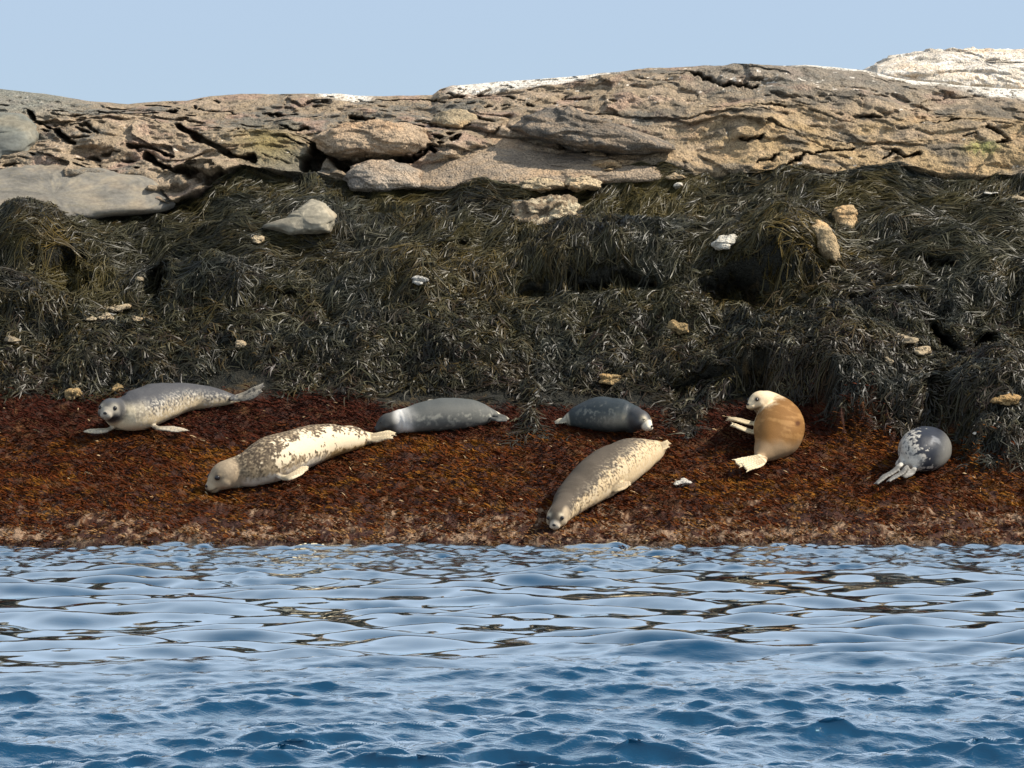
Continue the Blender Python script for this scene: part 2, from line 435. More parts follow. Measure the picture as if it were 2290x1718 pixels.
# where rays of the survey meet the ground
GU = CU + FOC * GP[..., 0] / GP[..., 1]; GV = HV + FOC * (CAMZ - GP[..., 2]) / GP[..., 1]
def ground(u, v, rad=7):
    sel = (np.abs(GU - u) < rad) & (np.abs(GV - v) < rad)
    if not sel.any():
        return float(base_depth(np.clip(v, 392, 1222)))
    dmin = GP[..., 1][sel]
    return float(np.percentile(dmin, 20))

# ------------------------------------------------------------------ water
def make_water():
    ya = list(np.arange(13.2, 19.4, 0.021)) + list(np.arange(19.4, 29.2, 0.035))
    yb = 13.2 - 0.06 * (1.35 ** np.arange(1, 32) - 1) / 0.35
    yb = yb[yb > -2500][::-1]
    yc = 29.2 + 0.3 * (1.4 ** np.arange(1, 28) - 1) / 0.4
    yc = yc[yc < 2500]
    Y = np.concatenate([yb, ya, yc])
    xa = np.linspace(-1, 1, 580)
    xg = 1 + 0.012 * (1.35 ** np.arange(1, 36) - 1) / 0.35
    xg = xg[xg < 600]
    X = np.concatenate([-xg[::-1], xa, xg])
    gx, gy = np.meshgrid(X, Y)
    gx = gx.astype(np.float32); gy = gy.astype(np.float32)
    gx = gx * (3.2 + 1.7 * np.clip((gy - 13.5) / 14.5, 0, 1))
    fade = sst(7.5, 4.6, np.abs(gx)) * sst(11.0, 13.2, gy) * sst(32, 29.4, gy)
    edge = gy + 1.1 * fbm(gx * 0.28, gy * 0.15, 1.0, 2) + 0.6 * fbm(gx * 0.9, gy * 0.4, 11.0, 2)
    wchop = sst(20.0, 15.4, edge + 0.5 * fbm(gx * 1.3, gy * 0.8, 5.0, 2))
    wsh = sst(24.2, 26.2, edge + 0.3)
    wsl = (1 - wchop) * (1 - 0.6 * wsh)
    rg = np.random.default_rng(21)
    z = np.zeros_like(gx); ox = np.zeros_like(gx); oy = np.zeros_like(gx)
    def bank(n, l0, l1, slope, spread, w, gerst, mean=-1.45):
        nonlocal z, ox, oy
        for k in range(n):
            lam = l0 * (l1 / l0) ** rg.random()
            th = mean + rg.normal() * spread
            kx, ky = math.cos(th) * 2 * math.pi / lam, math.sin(th) * 2 * math.pi / lam
            A = slope * lam / (2 * math.pi) / math.sqrt(n / 2) * (0.6 + 0.8 * rg.random())
            ph = kx * gx + ky * gy + rg.random() * 6.28
            s, c = np.sin(ph), np.cos(ph)
            z += A * w * c
            if gerst:
                ox -= gerst * A * w * math.cos(th) * s
                oy -= gerst * A * w * math.sin(th) * s
    patch = 1.0 + 0.35 * fbm(gx * 0.6, gy * 0.35, 8.0, 2)
    bank(12, 0.9, 2.4, 0.030, 0.5, fade, 0)
    bank(36, 0.28, 0.80, 0.205, 0.42, fade * wsl * patch, 0.2)
    bank(24, 0.13, 0.30, 0.050, 0.5, fade * wsl * patch, 0.0)
    bank(26, 0.28, 1.1, 0.21, 0.32, fade * wchop, 0.9)
    bank(80, 0.06, 0.30, 0.50, 0.36, fade * wchop * (0.75 + 0.6 * fbm(gx * 0.9, gy * 0.6, 3.0, 2)), 0.65)
    bank(26, 0.05, 0.14, 0.18, 0.75, fade * wchop, 0.3)
    bank(40, 0.09, 0.26, 0.26, 0.55, fade * wsh, 0)
    P = np.stack([gx + ox, gy + oy, z], -1)
    m = mesh_np('water', P, grid_faces(len(Y), len(X)))
    set_col(m, np.repeat((fade * (wchop + 0.35 * wsh)).reshape(-1, 1), 3, 1), 'chop')
    return m
mw, nt, b = mat_base('water', 0.5, 0.0)
b.inputs['Base Color'].default_value = (0.002, 0.036, 0.082, 1)
N_, L_ = nt.nodes, nt.links
tc = N_.new('ShaderNodeTexCoord')
nz = N_.new('ShaderNodeTexNoise'); nz.inputs['Scale'].default_value = 13; nz.inputs['Detail'].default_value = 3
L_.new(tc.outputs['Object'], nz.inputs['Vector'])
bp0 = N_.new('ShaderNodeBump'); bp0.inputs['Strength'].default_value = 0.10; bp0.inputs['Distance'].default_value = 0.005
L_.new(nz.outputs[0], bp0.inputs['Height'])
mp = N_.new('ShaderNodeMapping'); mp.inputs['Scale'].default_value = (0.45, 1.0, 1.0)      # wind ripples, crests across the wind
L_.new(tc.outputs['Object'], mp.inputs['Vector'])
nz2 = N_.new('ShaderNodeTexNoise'); nz2.inputs['Scale'].default_value = 17; nz2.inputs['Detail'].default_value = 5; nz2.inputs['Roughness'].default_value = 0.62; nz2.inputs['Distortion'].default_value = 0.4
L_.new(mp.outputs[0], nz2.inputs['Vector'])
ch = N_.new('ShaderNodeAttribute'); ch.attribute_name = 'chop'
hm = N_.new('ShaderNodeMath'); hm.operation = 'MULTIPLY'
L_.new(nz2.outputs[0], hm.inputs[0]); L_.new(ch.outputs['Fac'], hm.inputs[1])
bp = N_.new('ShaderNodeBump'); bp.inputs['Strength'].default_value = 0.55; bp.inputs['Distance'].default_value = 0.022
L_.new(hm.outputs[0], bp.inputs['Height']); L_.new(bp0.outputs[0], bp.inputs['Normal'])
gl = N_.new('ShaderNodeBsdfGlossy'); gl.inputs['Roughness'].default_value = 0.03; gl.inputs['Color'].default_value = (0.93, 0.985, 1, 1)
L_.new(bp.outputs[0], gl.inputs['Normal'])
lw = N_.new('ShaderNodeLayerWeight'); lw.inputs['Blend'].default_value = 0.5
L_.new(bp.outputs[0], lw.inputs['Normal'])
pw = N_.new('ShaderNodeMapRange'); pw.interpolation_type = 'SMOOTHSTEP'
pw.inputs['From Min'].default_value, pw.inputs['From Max'].default_value = 0.32, 0.92
pw.inputs['To Min'].default_value, pw.inputs['To Max'].default_value = 0.03, 0.97
L_.new(lw.outputs['Facing'], pw.inputs['Value'])
mxs = N_.new('ShaderNodeMixShader')
L_.new(pw.outputs[0], mxs.inputs[0]); L_.new(b.outputs[0], mxs.inputs[1]); L_.new(gl.outputs[0], mxs.inputs[2])
L_.new(mxs.outputs[0], N_['Material Output'].inputs['Surface'])
link('water', make_water(), mw, kind='structure')

# ------------------------------------------------------------------ boulders and stones
def rock_mesh(outline, depth, thick, recline, col, mottle=1.0, amp=0.03, fr=5.0, nth=96, nph=40, seed=0.0, squash=0.6, light=None, lightamt=0.5):
    """a solid stone: outline gives its height and breadth as surveyed, thick its half depth; it leans back with the slope"""
    W = np.array([at(u, v, depth) for u, v in outline])
    c = W.mean(0)
    px, pz = W[:, 0] - c[0], W[:, 2] - c[2]
    th = np.linspace(-math.pi, math.pi, nth, endpoint=False)
    rad = np.zeros(nth)
    n = len(outline)
    for i, t in enumerate(th):
        dx, dz = math.cos(t), math.sin(t)
        best = 0.01
        for k in range(n):
            ax, az, bx, bz = px[k], pz[k], px[(k + 1) % n], pz[(k + 1) % n]
            ex, ez = bx - ax, bz - az
            den = dx * ez - dz * ex
            if abs(den) < 1e-9: continue
            s = (ax * ez - az * ex) / den
            q_ = (ax * dz - az * dx) / den
            if s > 0 and -1e-6 <= q_ <= 1 + 1e-6: best = max(best, s)
        rad[i] = best
    k = np.hanning(5); k /= k.sum()
    rad = np.convolve(np.pad(rad, 2, mode='wrap'), k, 'valid')
    ph = np.linspace(0.02, math.pi - 0.02, nph)
    T, F = np.meshgrid(th, ph)
    rho = np.sin(F) ** squash * rad[None, :]
    X = c[0] + rho * np.cos(T); Z = c[2] + rho * np.sin(T)
    Yl = -thick * np.sign(np.cos(F)) * np.abs(np.cos(F)) ** 0.85
    Y = c[1] + Yl + recline * (Z - c[2])
    P = np.stack([X, Y, Z], -1)
    cc = np.array([c[0], c[1], c[2]])
    D = P - cc; D /= np.linalg.norm(D, axis=-1, keepdims=True) + 1e-9
    disp = amp * (fbm(X * fr + seed, Y * fr, Z * fr * 1.4, 4) + 0.6 * ridged(X * fr * .7 + seed, Y * fr * .7, Z * fr * 1.5, 3) - 0.6)
    lay = Z * 5.0 + 0.4 * X + 0.8 * fbm(X * 1.5 + seed, Y * 1.5, Z * 2, 2)
    lf = lay - np.floor(lay)
    disp = disp + amp * 1.1 * (sst(0, 0.08, lf) * (1 - lf)) + amp * 0.5 * fbm(X * 11 + seed, Y * 11, Z * 24, 3)
    P = P + D * disp[..., None]
    # caps
    verts = np.concatenate([P.reshape(-1, 3), P[0].mean(0)[None], P[-1].mean(0)[None]])
    i = np.arange(nph * nth).reshape(nph, nth)
    ir = np.roll(i, -1, 1)
    f = np.stack([i[:-1], i[1:], ir[1:], ir[:-1]], -1).reshape(-1, 4)
    c0, c1 = nph * nth, nph * nth + 1
    f0 = np.stack([ir[0], ir[0], np.full(nth, c0), i[0]], -1); 
    tri0 = np.stack([i[0], ir[0], np.full(nth, c0)], -1); tri1 = np.stack([ir[-1], i[-1], np.full(nth, c1)], -1)
    vx, vy, vz = verts[:, 0], verts[:, 1], verts[:, 2]
    cl = np.empty((len(verts), 3), np.float32); cl[:] = col
    a1 = fbm(vx * 3 + seed, vy * 3, vz * 5, 4); a2 = fbm(vx * 17 + seed, vy * 17, vz * 22, 3)
    a3 = fbm(vx * 1.3 + seed + 9, vy * 1.3, vz * 2.6, 3)
    cl = mixc(cl, np.array(col) * np.array([0.5, 0.52, 0.56]), mottle * 0.75 * sst(0.1, 0.6, a3 + 0.4 * a2))
    cl = mixc(cl, np.array(col) * np.array([1.25, 1.05, 0.85]), 0.6 * sst(0.0, 0.6, -a3 + 0.4 * a1))
    cl *= (1 + mottle * (0.28 * a1 + 0.30 * a2))[:, None]
    if light is not None:
        cl = mixc(cl, light, lightamt * sst(0.0, 0.5, a2 + 0.6 * a1))
    m = bpy.data.meshes.new('stone')
    m.from_pydata(verts.tolist(), [], f.tolist() + tri0.tolist() + tri1.tolist())
    m.polygons.foreach_set('use_smooth', np.ones(len(m.polygons), dtype=bool))
    m.update()
    set_col(m, np.clip(cl, 0.005, 0.9))
    return m

def boulder(name, cat, label, outline, col, thick=0.3, recline=0.8, dd=0.0, mat=None, depth=None, group=None, **kw):
    cu = sum(p[0] for p in outline) / len(outline); cv = sum(p[1] for p in outline) / len(outline)
    if depth is None:
        depth = ground(cu, min(cv, 1200), 12) + dd
    o = link(name, rock_mesh(outline, depth, thick, recline, col, seed=cu * 0.37, **kw), mat or M_ROCK, label=label, category=cat)
    if group: o['group'] = group
    return o

boulder('slab', 'rock slab', 'smooth grey slab wedged at the left, sloping down into the dark weed',
        [(-200, 425), (-60, 386), (0, 370), (110, 358), (200, 370), (262, 386), (338, 392), (366, 422), (396, 456), (370, 478), (250, 488), (110, 520), (-60, 545), (-200, 550)],
        (0.180, 0.163, 0.135), thick=0.36, recline=1.5, dd=0.20, mat=M_SLAB, amp=0.014, fr=2.2, nth=180, nph=70, squash=0.4, light=(0.25, 0.205, 0.13), lightamt=0.35)
boulder('boulder', 'boulder', 'rounded grey green boulder at the far left below the skyline',
        [(-150, 262), (-20, 249), (40, 254), (74, 276), (86, 302), (70, 350), (0, 372), (-150, 372)], (0.145, 0.145, 0.122), thick=0.34, recline=1.3, dd=0.10, mat=M_SLAB, amp=0.02, fr=3, nth=120, nph=50)
boulder('boulder', 'boulder', 'rounded tan boulder overhanging the black hollow left of the middle',
        [(706, 316), (728, 290), (780, 277), (850, 271), (905, 279), (945, 290), (959, 318), (932, 345), (880, 348), (820, 347), (770, 358), (735, 348)],
        (0.375, 0.273, 0.179), thick=0.42, recline=0.7, dd=0.02, amp=0.04, fr=3.5, nth=180, nph=80, light=(0.42, 0.30, 0.19))
boulder('boulder', 'boulder', 'low grey brown block under the tan overhang, just above the weed',
        [(775, 402), (784, 374), (830, 360), (900, 365), (940, 381), (935, 420), (850, 432), (790, 428)], (0.300, 0.248, 0.192), thick=0.3, recline=0.9, dd=0.08, amp=0.03, fr=4, nth=130, nph=54)
boulder('rock_hump', 'rock', 'broad smooth brown rock hump in the middle directly above the weed line',
        [(915, 420), (945, 362), (1000, 320), (1075, 290), (1150, 298), (1200, 318), (1262, 335), (1340, 346), (1460, 352), (1570, 372), (1580, 400), (1460, 416), (1300, 424), (1180, 430), (1060, 434), (960, 432)],
        (0.331, 0.254, 0.179), thick=0.42, recline=1.7, dd=0.30, amp=0.035, fr=2.6, nth=200, nph=80, squash=0.5, light=(0.38, 0.26, 0.15), lightamt=0.5)
boulder('boulder', 'boulder', 'dark weathered boulder with a shaded left end, above the smooth brown hump',
        [(1150, 288), (1176, 262), (1232, 245), (1300, 254), (1370, 276), (1450, 306), (1530, 338), (1400, 346), (1290, 334), (1225, 318), (1180, 308)],
        (0.156, 0.133, 0.106), thick=0.42, recline=1.0, dd=0.06, amp=0.045, fr=4, nth=160, nph=64, light=(0.27, 0.20, 0.135), lightamt=0.8)
boulder('boulder', 'boulder', 'small rounded yellowish boulder over a thin crack, left of the dark boulder',
        [(964, 272), (988, 250), (1030, 243), (1066, 256), (1072, 276), (1030, 290), (985, 288)], (0.375, 0.292, 0.179), thick=0.26, recline=1.2, dd=0.08, amp=0.025, fr=5, nth=110, nph=46)
boulder('limed_rock', 'rock', 'white rock caked with bird lime, topping the skyline at the right',
        [(1915, 185), (1940, 154), (1975, 136), (2015, 124), (2070, 117), (2130, 121), (2190, 113), (2250, 112), (2330, 118), (2450, 130), (2560, 190), (2400, 240), (2150, 230), (1985, 215)],
        (0.70, 0.60, 0.475), mottle=0.5, thick=1.1, recline=1.9, depth=39.4, amp=0.06, fr=3.2, nth=180, nph=80, light=(0.82, 0.76, 0.67), lightamt=0.9)
boulder('weed_rock', 'rock', 'pale wedge shaped rock poking up through the upper weed at the left',
        [(575, 505), (640, 490), (670, 462), (694, 447), (722, 452), (750, 484), (740, 520), (650, 525)], (0.22, 0.195, 0.145), thick=0.22, recline=1.0, dd=0.0, amp=0.018, fr=5, mat=M_SLAB, light=(0.36, 0.31, 0.225))
boulder('weed_rock', 'rock', 'barnacled tan block standing out of the upper weed in the middle',
        [(1148, 510), (1152, 458), (1200, 445), (1268, 439), (1290, 462), (1294, 505), (1220, 525)], (0.28, 0.20, 0.12), thick=0.26, recline=0.8, dd=-0.14, amp=0.045, fr=8, light=(0.60, 0.50, 0.33), lightamt=0.8)
boulder('weed_rock', 'rock', 'flat pale ledge lying in the weed just under the smooth brown hump',
        [(1155, 424), (1172, 405), (1210, 400), (1250, 408), (1264, 420), (1200, 430)], (0.44, 0.34, 0.21), thick=0.18, recline=1.2, dd=-0.15, amp=0.03, fr=11)
boulder('weed_rock', 'rock', 'second flat pale ledge, right of the first one under the brown hump',
        [(1262, 414), (1280, 398), (1310, 396), (1340, 405), (1334, 420), (1285, 424)], (0.45, 0.35, 0.22), thick=0.18, recline=1.2, dd=-0.15, amp=0.03, fr=11)
boulder('weed_rock', 'rock', 'upright tan slab, upper of two in the weed at the right',
        [(1864, 474), (1884, 461), (1913, 459), (1912, 495), (1896, 522), (1872, 518)], (0.40, 0.29, 0.16), thick=0.18, recline=0.7, dd=0.0, amp=0.022, fr=5)
boulder('weed_rock', 'rock', 'ragged tan slab below the upright one in the weed at the right',
        [(1812, 516), (1830, 493), (1852, 505), (1868, 530), (1872, 568), (1864, 590), (1840, 572), (1820, 548)], (0.37, 0.27, 0.15), thick=0.20, recline=0.7, dd=-0.01, amp=0.022, fr=5)
boulder('weed_rock', 'rock', 'white jagged stone lying on the weed above the dark hollow',
        [(1588, 550), (1612, 530), (1640, 523), (1650, 536), (1628, 556), (1606, 560)], (0.50, 0.46, 0.38), thick=0.12, recline=1.0, dd=-0.02, amp=0.02, fr=7)
# loose pale stones among the weed: (u, v, half width, half height, colour, label)
P_, Y_, W_ = (0.36, 0.28, 0.175), (0.28, 0.19, 0.085), (0.60, 0.55, 0.46)
STONES = [
    (250, 690, 40, 11, P_, 'largest pale stone of the cluster on the weed above the left seal'),
    (204, 714, 11, 5, P_, 'small pale stone at the left end of the cluster on the weed'),
    (236, 711, 14, 6, P_, 'small pale stone in the middle of the cluster on the weed'),
    (304, 713, 15, 8, P_, 'yellowish stone at the right end of the cluster on the weed'),
    (30, 759, 14, 8, P_, 'pale stone alone in the weed at the far left edge'),
    (540, 771, 16, 8, P_, 'pale stone in the weed above the tail of the left seal'),
    (313, 625, 10, 5, P_, 'small cream pebble in the weed under the wedge shaped rock'),
    (165, 884, 20, 13, Y_, 'yellowish stone at the weed edge up and left of the left seal'),
    (262, 867, 14, 8, Y_, 'yellow lichened stone just above the head of the left seal'),
    (938, 629, 13, 8, W_, 'white stone in the weed in the middle of the slope'),
    (576, 537, 14, 10, P_, 'pale stone under the wedge shaped rock in the upper weed'),
    (1365, 849, 26, 10, Y_, 'tan stone in the weed above the dark seal facing right'),
    (1515, 732, 30, 13, Y_, 'ochre stone in the weed left of the big right mound'),
    (1508, 397, 22, 5, P_, 'thin pale ledge at the weed line right of the brown hump'),
    (1518, 413, 6, 5, W_, 'tiny white pebble just below the weed line'),
    (1526, 1079, 22, 6, W_, 'white shelly stone on the red turf right of the front seal'),
    (2016, 762, 34, 10, P_, 'long pale ledge showing at the crest of the right weed mound'),
    (2052, 785, 30, 10, P_, 'pale ledge stepping down right along the crest of the weed mound'),
    (1985, 806, 10, 13, P_, 'small pale stone set in the flank of the right weed mound'),
    (2248, 893, 26, 14, Y_, 'yellowish stone on the weed bluff at the right edge'),
    (2213, 430, 24, 7, W_, 'white stone in the upper weed near the right edge'),
    (2270, 446, 20, 6, P_, 'pale stone in the upper weed at the right edge'),
    (2016, 1003, 5, 4, W_, 'white pebble beside the weed bluff behind the rightmost seal'),
    (1302, 866, 0, 0, P_, ''),
]
for (u, v, a, b_, c_, lab) in STONES:
    if not a: continue
    if u == 2016 and v == 1003: u, v = 2180, 968
    a, b_ = a * 0.85, b_ * 0.72
    n = 9
    rr = np.random.default_rng(int(u * 7 + v))
    ol = [(u + a * math.cos(t) * (0.75 + 0.5 * rr.random()), v - b_ * math.sin(t) * (0.75 + 0.5 * rr.random())) for t in np.linspace(0, 2 * math.pi, n, endpoint=False)]
    boulder('stone', 'stone', lab, ol, c_, thick=max(0.05, a / 260 * 0.7), recline=1.3, dd=-0.005, amp=0.016 + a * 0.0010, fr=11, nth=44, nph=22, squash=0.5, group='pale stones among the weed')

# ------------------------------------------------------------------ weed
def ribbons(name, PT, WV, colr, mat):
    """PT (n,k,3) centre lines, WV (n,k,3) half widths"""
    n, k, _ = PT.shape
    V = np.stack([PT - WV, PT + WV], 2).reshape(-1, 3)
    base = (np.arange(n, dtype=np.int32) * (2 * k))[:, None, None]
    seg = (np.arange(k - 1, dtype=np.int32) * 2)[None, :, None]
    F = (base + seg + np.array([0, 1, 3, 2], dtype=np.int32)[None, None, :]).reshape(-1, 4)
    cc = np.repeat(colr[:, None, :], 2 * k, 1).reshape(-1, 3)
    return link(name, mesh_np(name, V, F, cc), mat, kind='stuff')

def scatter(n, x0, x1, s0, s1, seed):
    rg = np.random.default_rng(seed)
    return (x0 + (x1 - x0) * rg.random(n)).astype(np.float32), (s0 + (s1 - s0) * rg.random(n)).astype(np.float32), rg

def rockweed():
    r_top = int(np.argmin(np.abs(RV[:, mid] - 378))); r_bot = int(np.argmin(np.abs(RV[:, mid] - 1075)))
    NL, PER = 36000, 6
    xl, sl_, rg = scatter(NL, -6.0, 6.0, arc[r_bot], arc[r_top] + 0.1, 5)
    m_rock = samp(rockm, xl, sl_); m_turf = samp(turfm, xl, sl_)
    gap = fbm(xl * 2.6 + 70, sl_ * 2.6, 4.0, 3)            # bare gaps where rock shows between the clumps
    ul, vl = samp(UU, xl, sl_), samp(VV, xl, sl_)
    for pl, rad_ in SEAL_FOOT:
        hit = (polyline_dist(ul, vl, pl) < rad_) & (rg.random(NL) < 0.93)
        m_turf = np.where(hit, 2.0, m_turf)
    keep = (rg.random(NL) > m_rock * 1.3) & (rg.random(NL) > m_turf * 1.02 - 0.02) & ((gap < 0.60) | (rg.random(NL) < 0.2))
    xl, sl_ = xl[keep], sl_[keep]
    nl = min(len(xl), 21500); xl, sl_ = xl[:nl], sl_[:nl]
    rep_ = lambda a_: np.repeat(a_, PER)
    n = nl * PER
    lockd = rep_(rg.normal(size=nl)); lockb = rep_(rg.normal(size=nl)); lockc = rep_(rg.normal(size=nl)); lockl = rep_(rg.random(nl))
    x = rep_(xl) + (rg.normal(size=n) * 0.020).astype(np.float32); s = rep_(sl_) + (rg.normal(size=n) * 0.020).astype(np.float32)
    clump = fbm(x * 5.5, s * 5.5, 1.0, 2)
    vw = samp(VV, x, s); curly = sst(560, 800, vw + 60 * fbm(x * 1.2, s * 1.2, 14.0, 2))
    L = (0.14 + 0.22 * lockl + 0.06 * rg.random(n)) * (1 + 0.3 * clump) * (1 - 0.45 * curly)
    K = 4
    big = fbm(x * 0.55, s * 0.7, 2.0, 2); med = fbm(x * 2.3, s * 2.3, 6.0, 2)
    phi = -0.85 + 1.25 * big + 0.85 * med + (0.32 + 0.75 * curly) * lockd + rg.normal(size=n) * (0.13 + 0.35 * curly)
    curl = rep_(rg.normal(size=nl)) * 0.55 + rg.normal(size=n) * (0.15 + 0.7 * curly)
    lift0 = 0.006 + 0.026 * rep_(rg.random(nl)) ** 2 + 0.022 * np.maximum(clump, 0) + 0.008 * rg.random(n)
    edge_ = 0.35 + 0.65 * sst(0, 45, samp(VV, x, s) - samp(wb, x, s))
    arch = (0.006 + 0.030 * rep_(rg.random(nl)) ** 2.5 + 0.008 * rg.random(n)) * edge_
    lift0 *= edge_
    PT = np.empty((n, K, 3), np.float32); TN = np.empty((n, K, 3), np.float32)
    cx, cs = x.copy(), s.copy()
    for k in range(K):
        t = k / (K - 1)
        p = samp(GP, cx, cs); nn = samp(gN, cx, cs)
        nn = 0.5 * nn + 0.5 * NRM; nn /= np.linalg.norm(nn, axis=-1, keepdims=True)
        PT[:, k] = p + nn * (lift0 * (1 - 0.5 * t) + arch * math.sin(math.pi * min(1, t * 1.05)))[:, None]
        TN[:, k] = nn
        a = phi + curl * t * 2 + 0.08 * rg.normal(size=n)
        st = L / (K - 1)
        cx = cx + st * np.sin(a); cs = cs - st * np.cos(a)
    dirv = np.gradient(PT, axis=1)
    side_ = np.cross(dirv, TN); side_ /= np.linalg.norm(side_, axis=-1, keepdims=True) + 1e-9
    tw = rg.normal(size=n) * 0.6
    side_ = side_ * np.cos(tw)[:, None, None] + TN * np.sin(tw)[:, None, None]
    w = ((0.0024 + 0.0020 * rg.random(n)) * (1 + 0.45 * curly))[:, None] * np.array([0.75, 1.0, 0.9, 0.25])[None, :]
    col = np.empty((n, 3), np.float32); col[:] = (0.066, 0.062, 0.034)
    uu = samp(UU, x, s); vv = samp(VV, x, s)
    t1 = fbm(x * 1.6 + 11, s * 1.6, 0.5, 3)
    col = mixc(col, (0.090, 0.088, 0.060), sst(-0.1, 0.6, t1))
    col = mixc(col, (0.018, 0.018, 0.016), sst(0.0, 0.7, -t1 + 0.4 * med))
    col = mixc(col, (0.125, 0.095, 0.032), 0.75 * sst(0.25, 0.7, fbm(x * 2.2 + 40, s * 2.2, 2.5, 3) + 0.25 * rg.normal(size=n)))
    yel = np.exp(-(((uu - 1810) / 130) ** 2 + ((vv - 610) / 60) ** 2)) + 0.6 * np.exp(-(((uu - 150) / 60) ** 2 + ((vv - 600) / 60) ** 2)) + 0.5 * np.exp(-(((uu - 1050) / 220) ** 2 + ((vv - 640) / 70) ** 2))
    col = mixc(col, (0.36, 0.24, 0.045), 0.95 * np.clip(yel, 0, 1) * rg.random(n))
    low = sst(740, 900, vv + 40 * med + 25 * rg.normal(size=n))
    col = mixc(col, (0.045, 0.024, 0.024), 0.62 * low * sst(-0.5, 0.3, t1 + 0.3 * rg.normal(size=n)))
    col = mixc(col, (0.020, 0.021, 0.022), 0.75 * sst(0.2, 1.2, lockb))
    col = mixc(col, (0.125, 0.122, 0.088), 0.8 * sst(0.6, 1.8, -lockb))
    col = mixc(col, (0.13, 0.085, 0.025), 0.7 * sst(1.0, 1.9, lockc))
    col = mixc(col, (0.050, 0.022, 0.020), 0.7 * sst(0.9, 1.8, -lockc) * sst(560, 760, vv))
    col = mixc(col, (0.050, 0.060, 0.066), 0.6 * sst(0.1, 0.6, fbm(x * 1.1 + 21, s * 1.4, 7.0, 2)))
    col *= (0.75 + 0.5 * rg.random(n))[:, None]
    d1 = fbm(x * 0.9 + 3, s * 1.3, 21.0, 3)
    col = mixc(col, (0.17, 0.135, 0.045), 0.55 * sst(0.25, 0.6, d1 + 0.2 * lockc * 0.5) * sst(760, 640, vv))
    col *= np.array([0.43, 0.40, 0.28])
    br = rg.random(n) < 0.03
    col[br] = col[br] * 0.6 + np.array([0.075, 0.066, 0.04])
    ribbons('rockweed', PT, side_ * w[..., None], col, M_WEED)
rockweed()

def turf():
    r_top = int(np.argmin(np.abs(RV[:, mid] - 865))); r_bot = int(np.argmin(np.abs(RV[:, mid] - 1222))) - 2
    x, s, rg = scatter(190000, -5.6, 5.6, arc[r_bot], arc[r_top], 9)
    mt = samp(turfm, x, s)
    vv = samp(VV, x, s)
    g = fbm(x * 7, s * 7, 1.0, 3)
    shore_ = sst(1075, 1215, vv + 25 * fbm(x * 1.2, s * 1.2, 1.0, 2))
    keep = (rg.random(len(x)) < mt) & (g > -0.55 + 0.55 * shore_ + 0.1 * rg.normal(size=len(x)))
    x, s, vv, g, shore_ = x[keep], s[keep], vv[keep], g[keep], shore_[keep]
    n = min(len(x), 98000); x, s, vv, g, shore_ = x[:n], s[:n], vv[:n], g[:n], shore_[:n]
    L = (0.022 + 0.040 * rg.random(n)) * (1 + 0.4 * g) * (1 - 0.35 * shore_)
    K = 3
    phi = -0.9 + 1.6 * fbm(x * 1.3, s * 1.3, 9.0, 2) + rg.normal(size=n) * 0.9
    el = 0.3 + 0.9 * rg.random(n)
    PT = np.empty((n, K, 3), np.float32); TN = np.empty((n, K, 3), np.float32)
    p0 = samp(GP, x, s); nn = 0.4 * samp(gN, x, s) + 0.6 * NRM
    nn /= np.linalg.norm(nn, axis=-1, keepdims=True)
    across = np.array([1, 0, 0], np.float32); down = np.array([0, -0.95, -0.30], np.float32)
    for k in range(K):
        t = k / (K - 1)
        e = el * (1 - 0.9 * t)
        PT[:, k] = p0 + (across[None] * (np.sin(phi) * L * t)[:, None] + down[None] * (np.cos(phi) * L * t)[:, None]) + nn * ((0.004 + L * np.sin(el) * (t - 0.35 * t * t)))[:, None]
        TN[:, k] = nn
    dirv = np.gradient(PT, axis=1)
    side_ = np.cross(dirv, TN); side_ /= np.linalg.norm(side_, axis=-1, keepdims=True) + 1e-9
    tw = rg.normal(size=n) * 1.2
    side_ = side_ * np.cos(tw)[:, None, None] + TN * np.sin(tw)[:, None, None]
    w = (0.003 + 0.0035 * rg.random(n))[:, None] * np.array([0.6, 1.0, 0.4])[None, :]
    col = np.empty((n, 3), np.float32); col[:] = (0.074, 0.021, 0.006)
    t1 = fbm(x * 1.4, s * 1.4, 3.0, 3); t2 = fbm(x * 5 + 7, s * 5, 1.0, 2)
    front = sst(930, 1060, vv + 30 * t1)
    col = mixc(col, (0.040, 0.011, 0.008), 0.85 * (1 - front))
    col = mixc(col, (0.125, 0.042, 0.007), front * sst(-0.1, 0.6, t1 + 0.5 * t2))
    col = mixc(col, (0.20, 0.105, 0.018), 0.6 * front * sst(0.2, 0.65, 0.5 * t1 + t2 + 0.3 * rg.normal(size=n)))
    col = mixc(col, (0.27, 0.18, 0.105), 0.85 * sst(0.74, 0.86, 0.75 * shore_ + 0.65 * t2 + 0.25 * rg.normal(size=n)) * shore_)
    col *= (0.55 + 0.9 * rg.random(n))[:, None]
    col *= (1 - 0.55 * sst(1196, 1218, vv + 8 * t2))[:, None]
    pale = rg.random(n) < 0.006
    col[pale] = np.array([0.42, 0.34, 0.24])
    col *= np.array([0.90, 0.76, 0.58]) * (1 - 0.25 * sst(0.0, -0.5, g))[:, None]
    ribbons('red_seaweed', PT, side_ * w[..., None], col, M_TURF)
turf()

# ------------------------------------------------------------------ seals
def catmull(P, m):
    P = np.asarray(P, float); n = len(P)
    t = np.linspace(0, n - 1, m); i = np.clip(t.astype(int), 0, n - 2); f = (t - i)[:, None]
    Q = np.concatenate([[2 * P[0] - P[1]], P, [2 * P[-1] - P[-2]]])
    a, b, c, d = Q[i], Q[i + 1], Q[i + 2], Q[i + 3]
    return 0.5 * (2 * b + (c - a) * f + (2 * a - 5 * b + 4 * c - d) * f ** 2 + (3 * b - a - 3 * c + d) * f ** 3)

def unit(v):
    v = np.asarray(v, float); return v / (np.linalg.norm(v) + 1e-12)

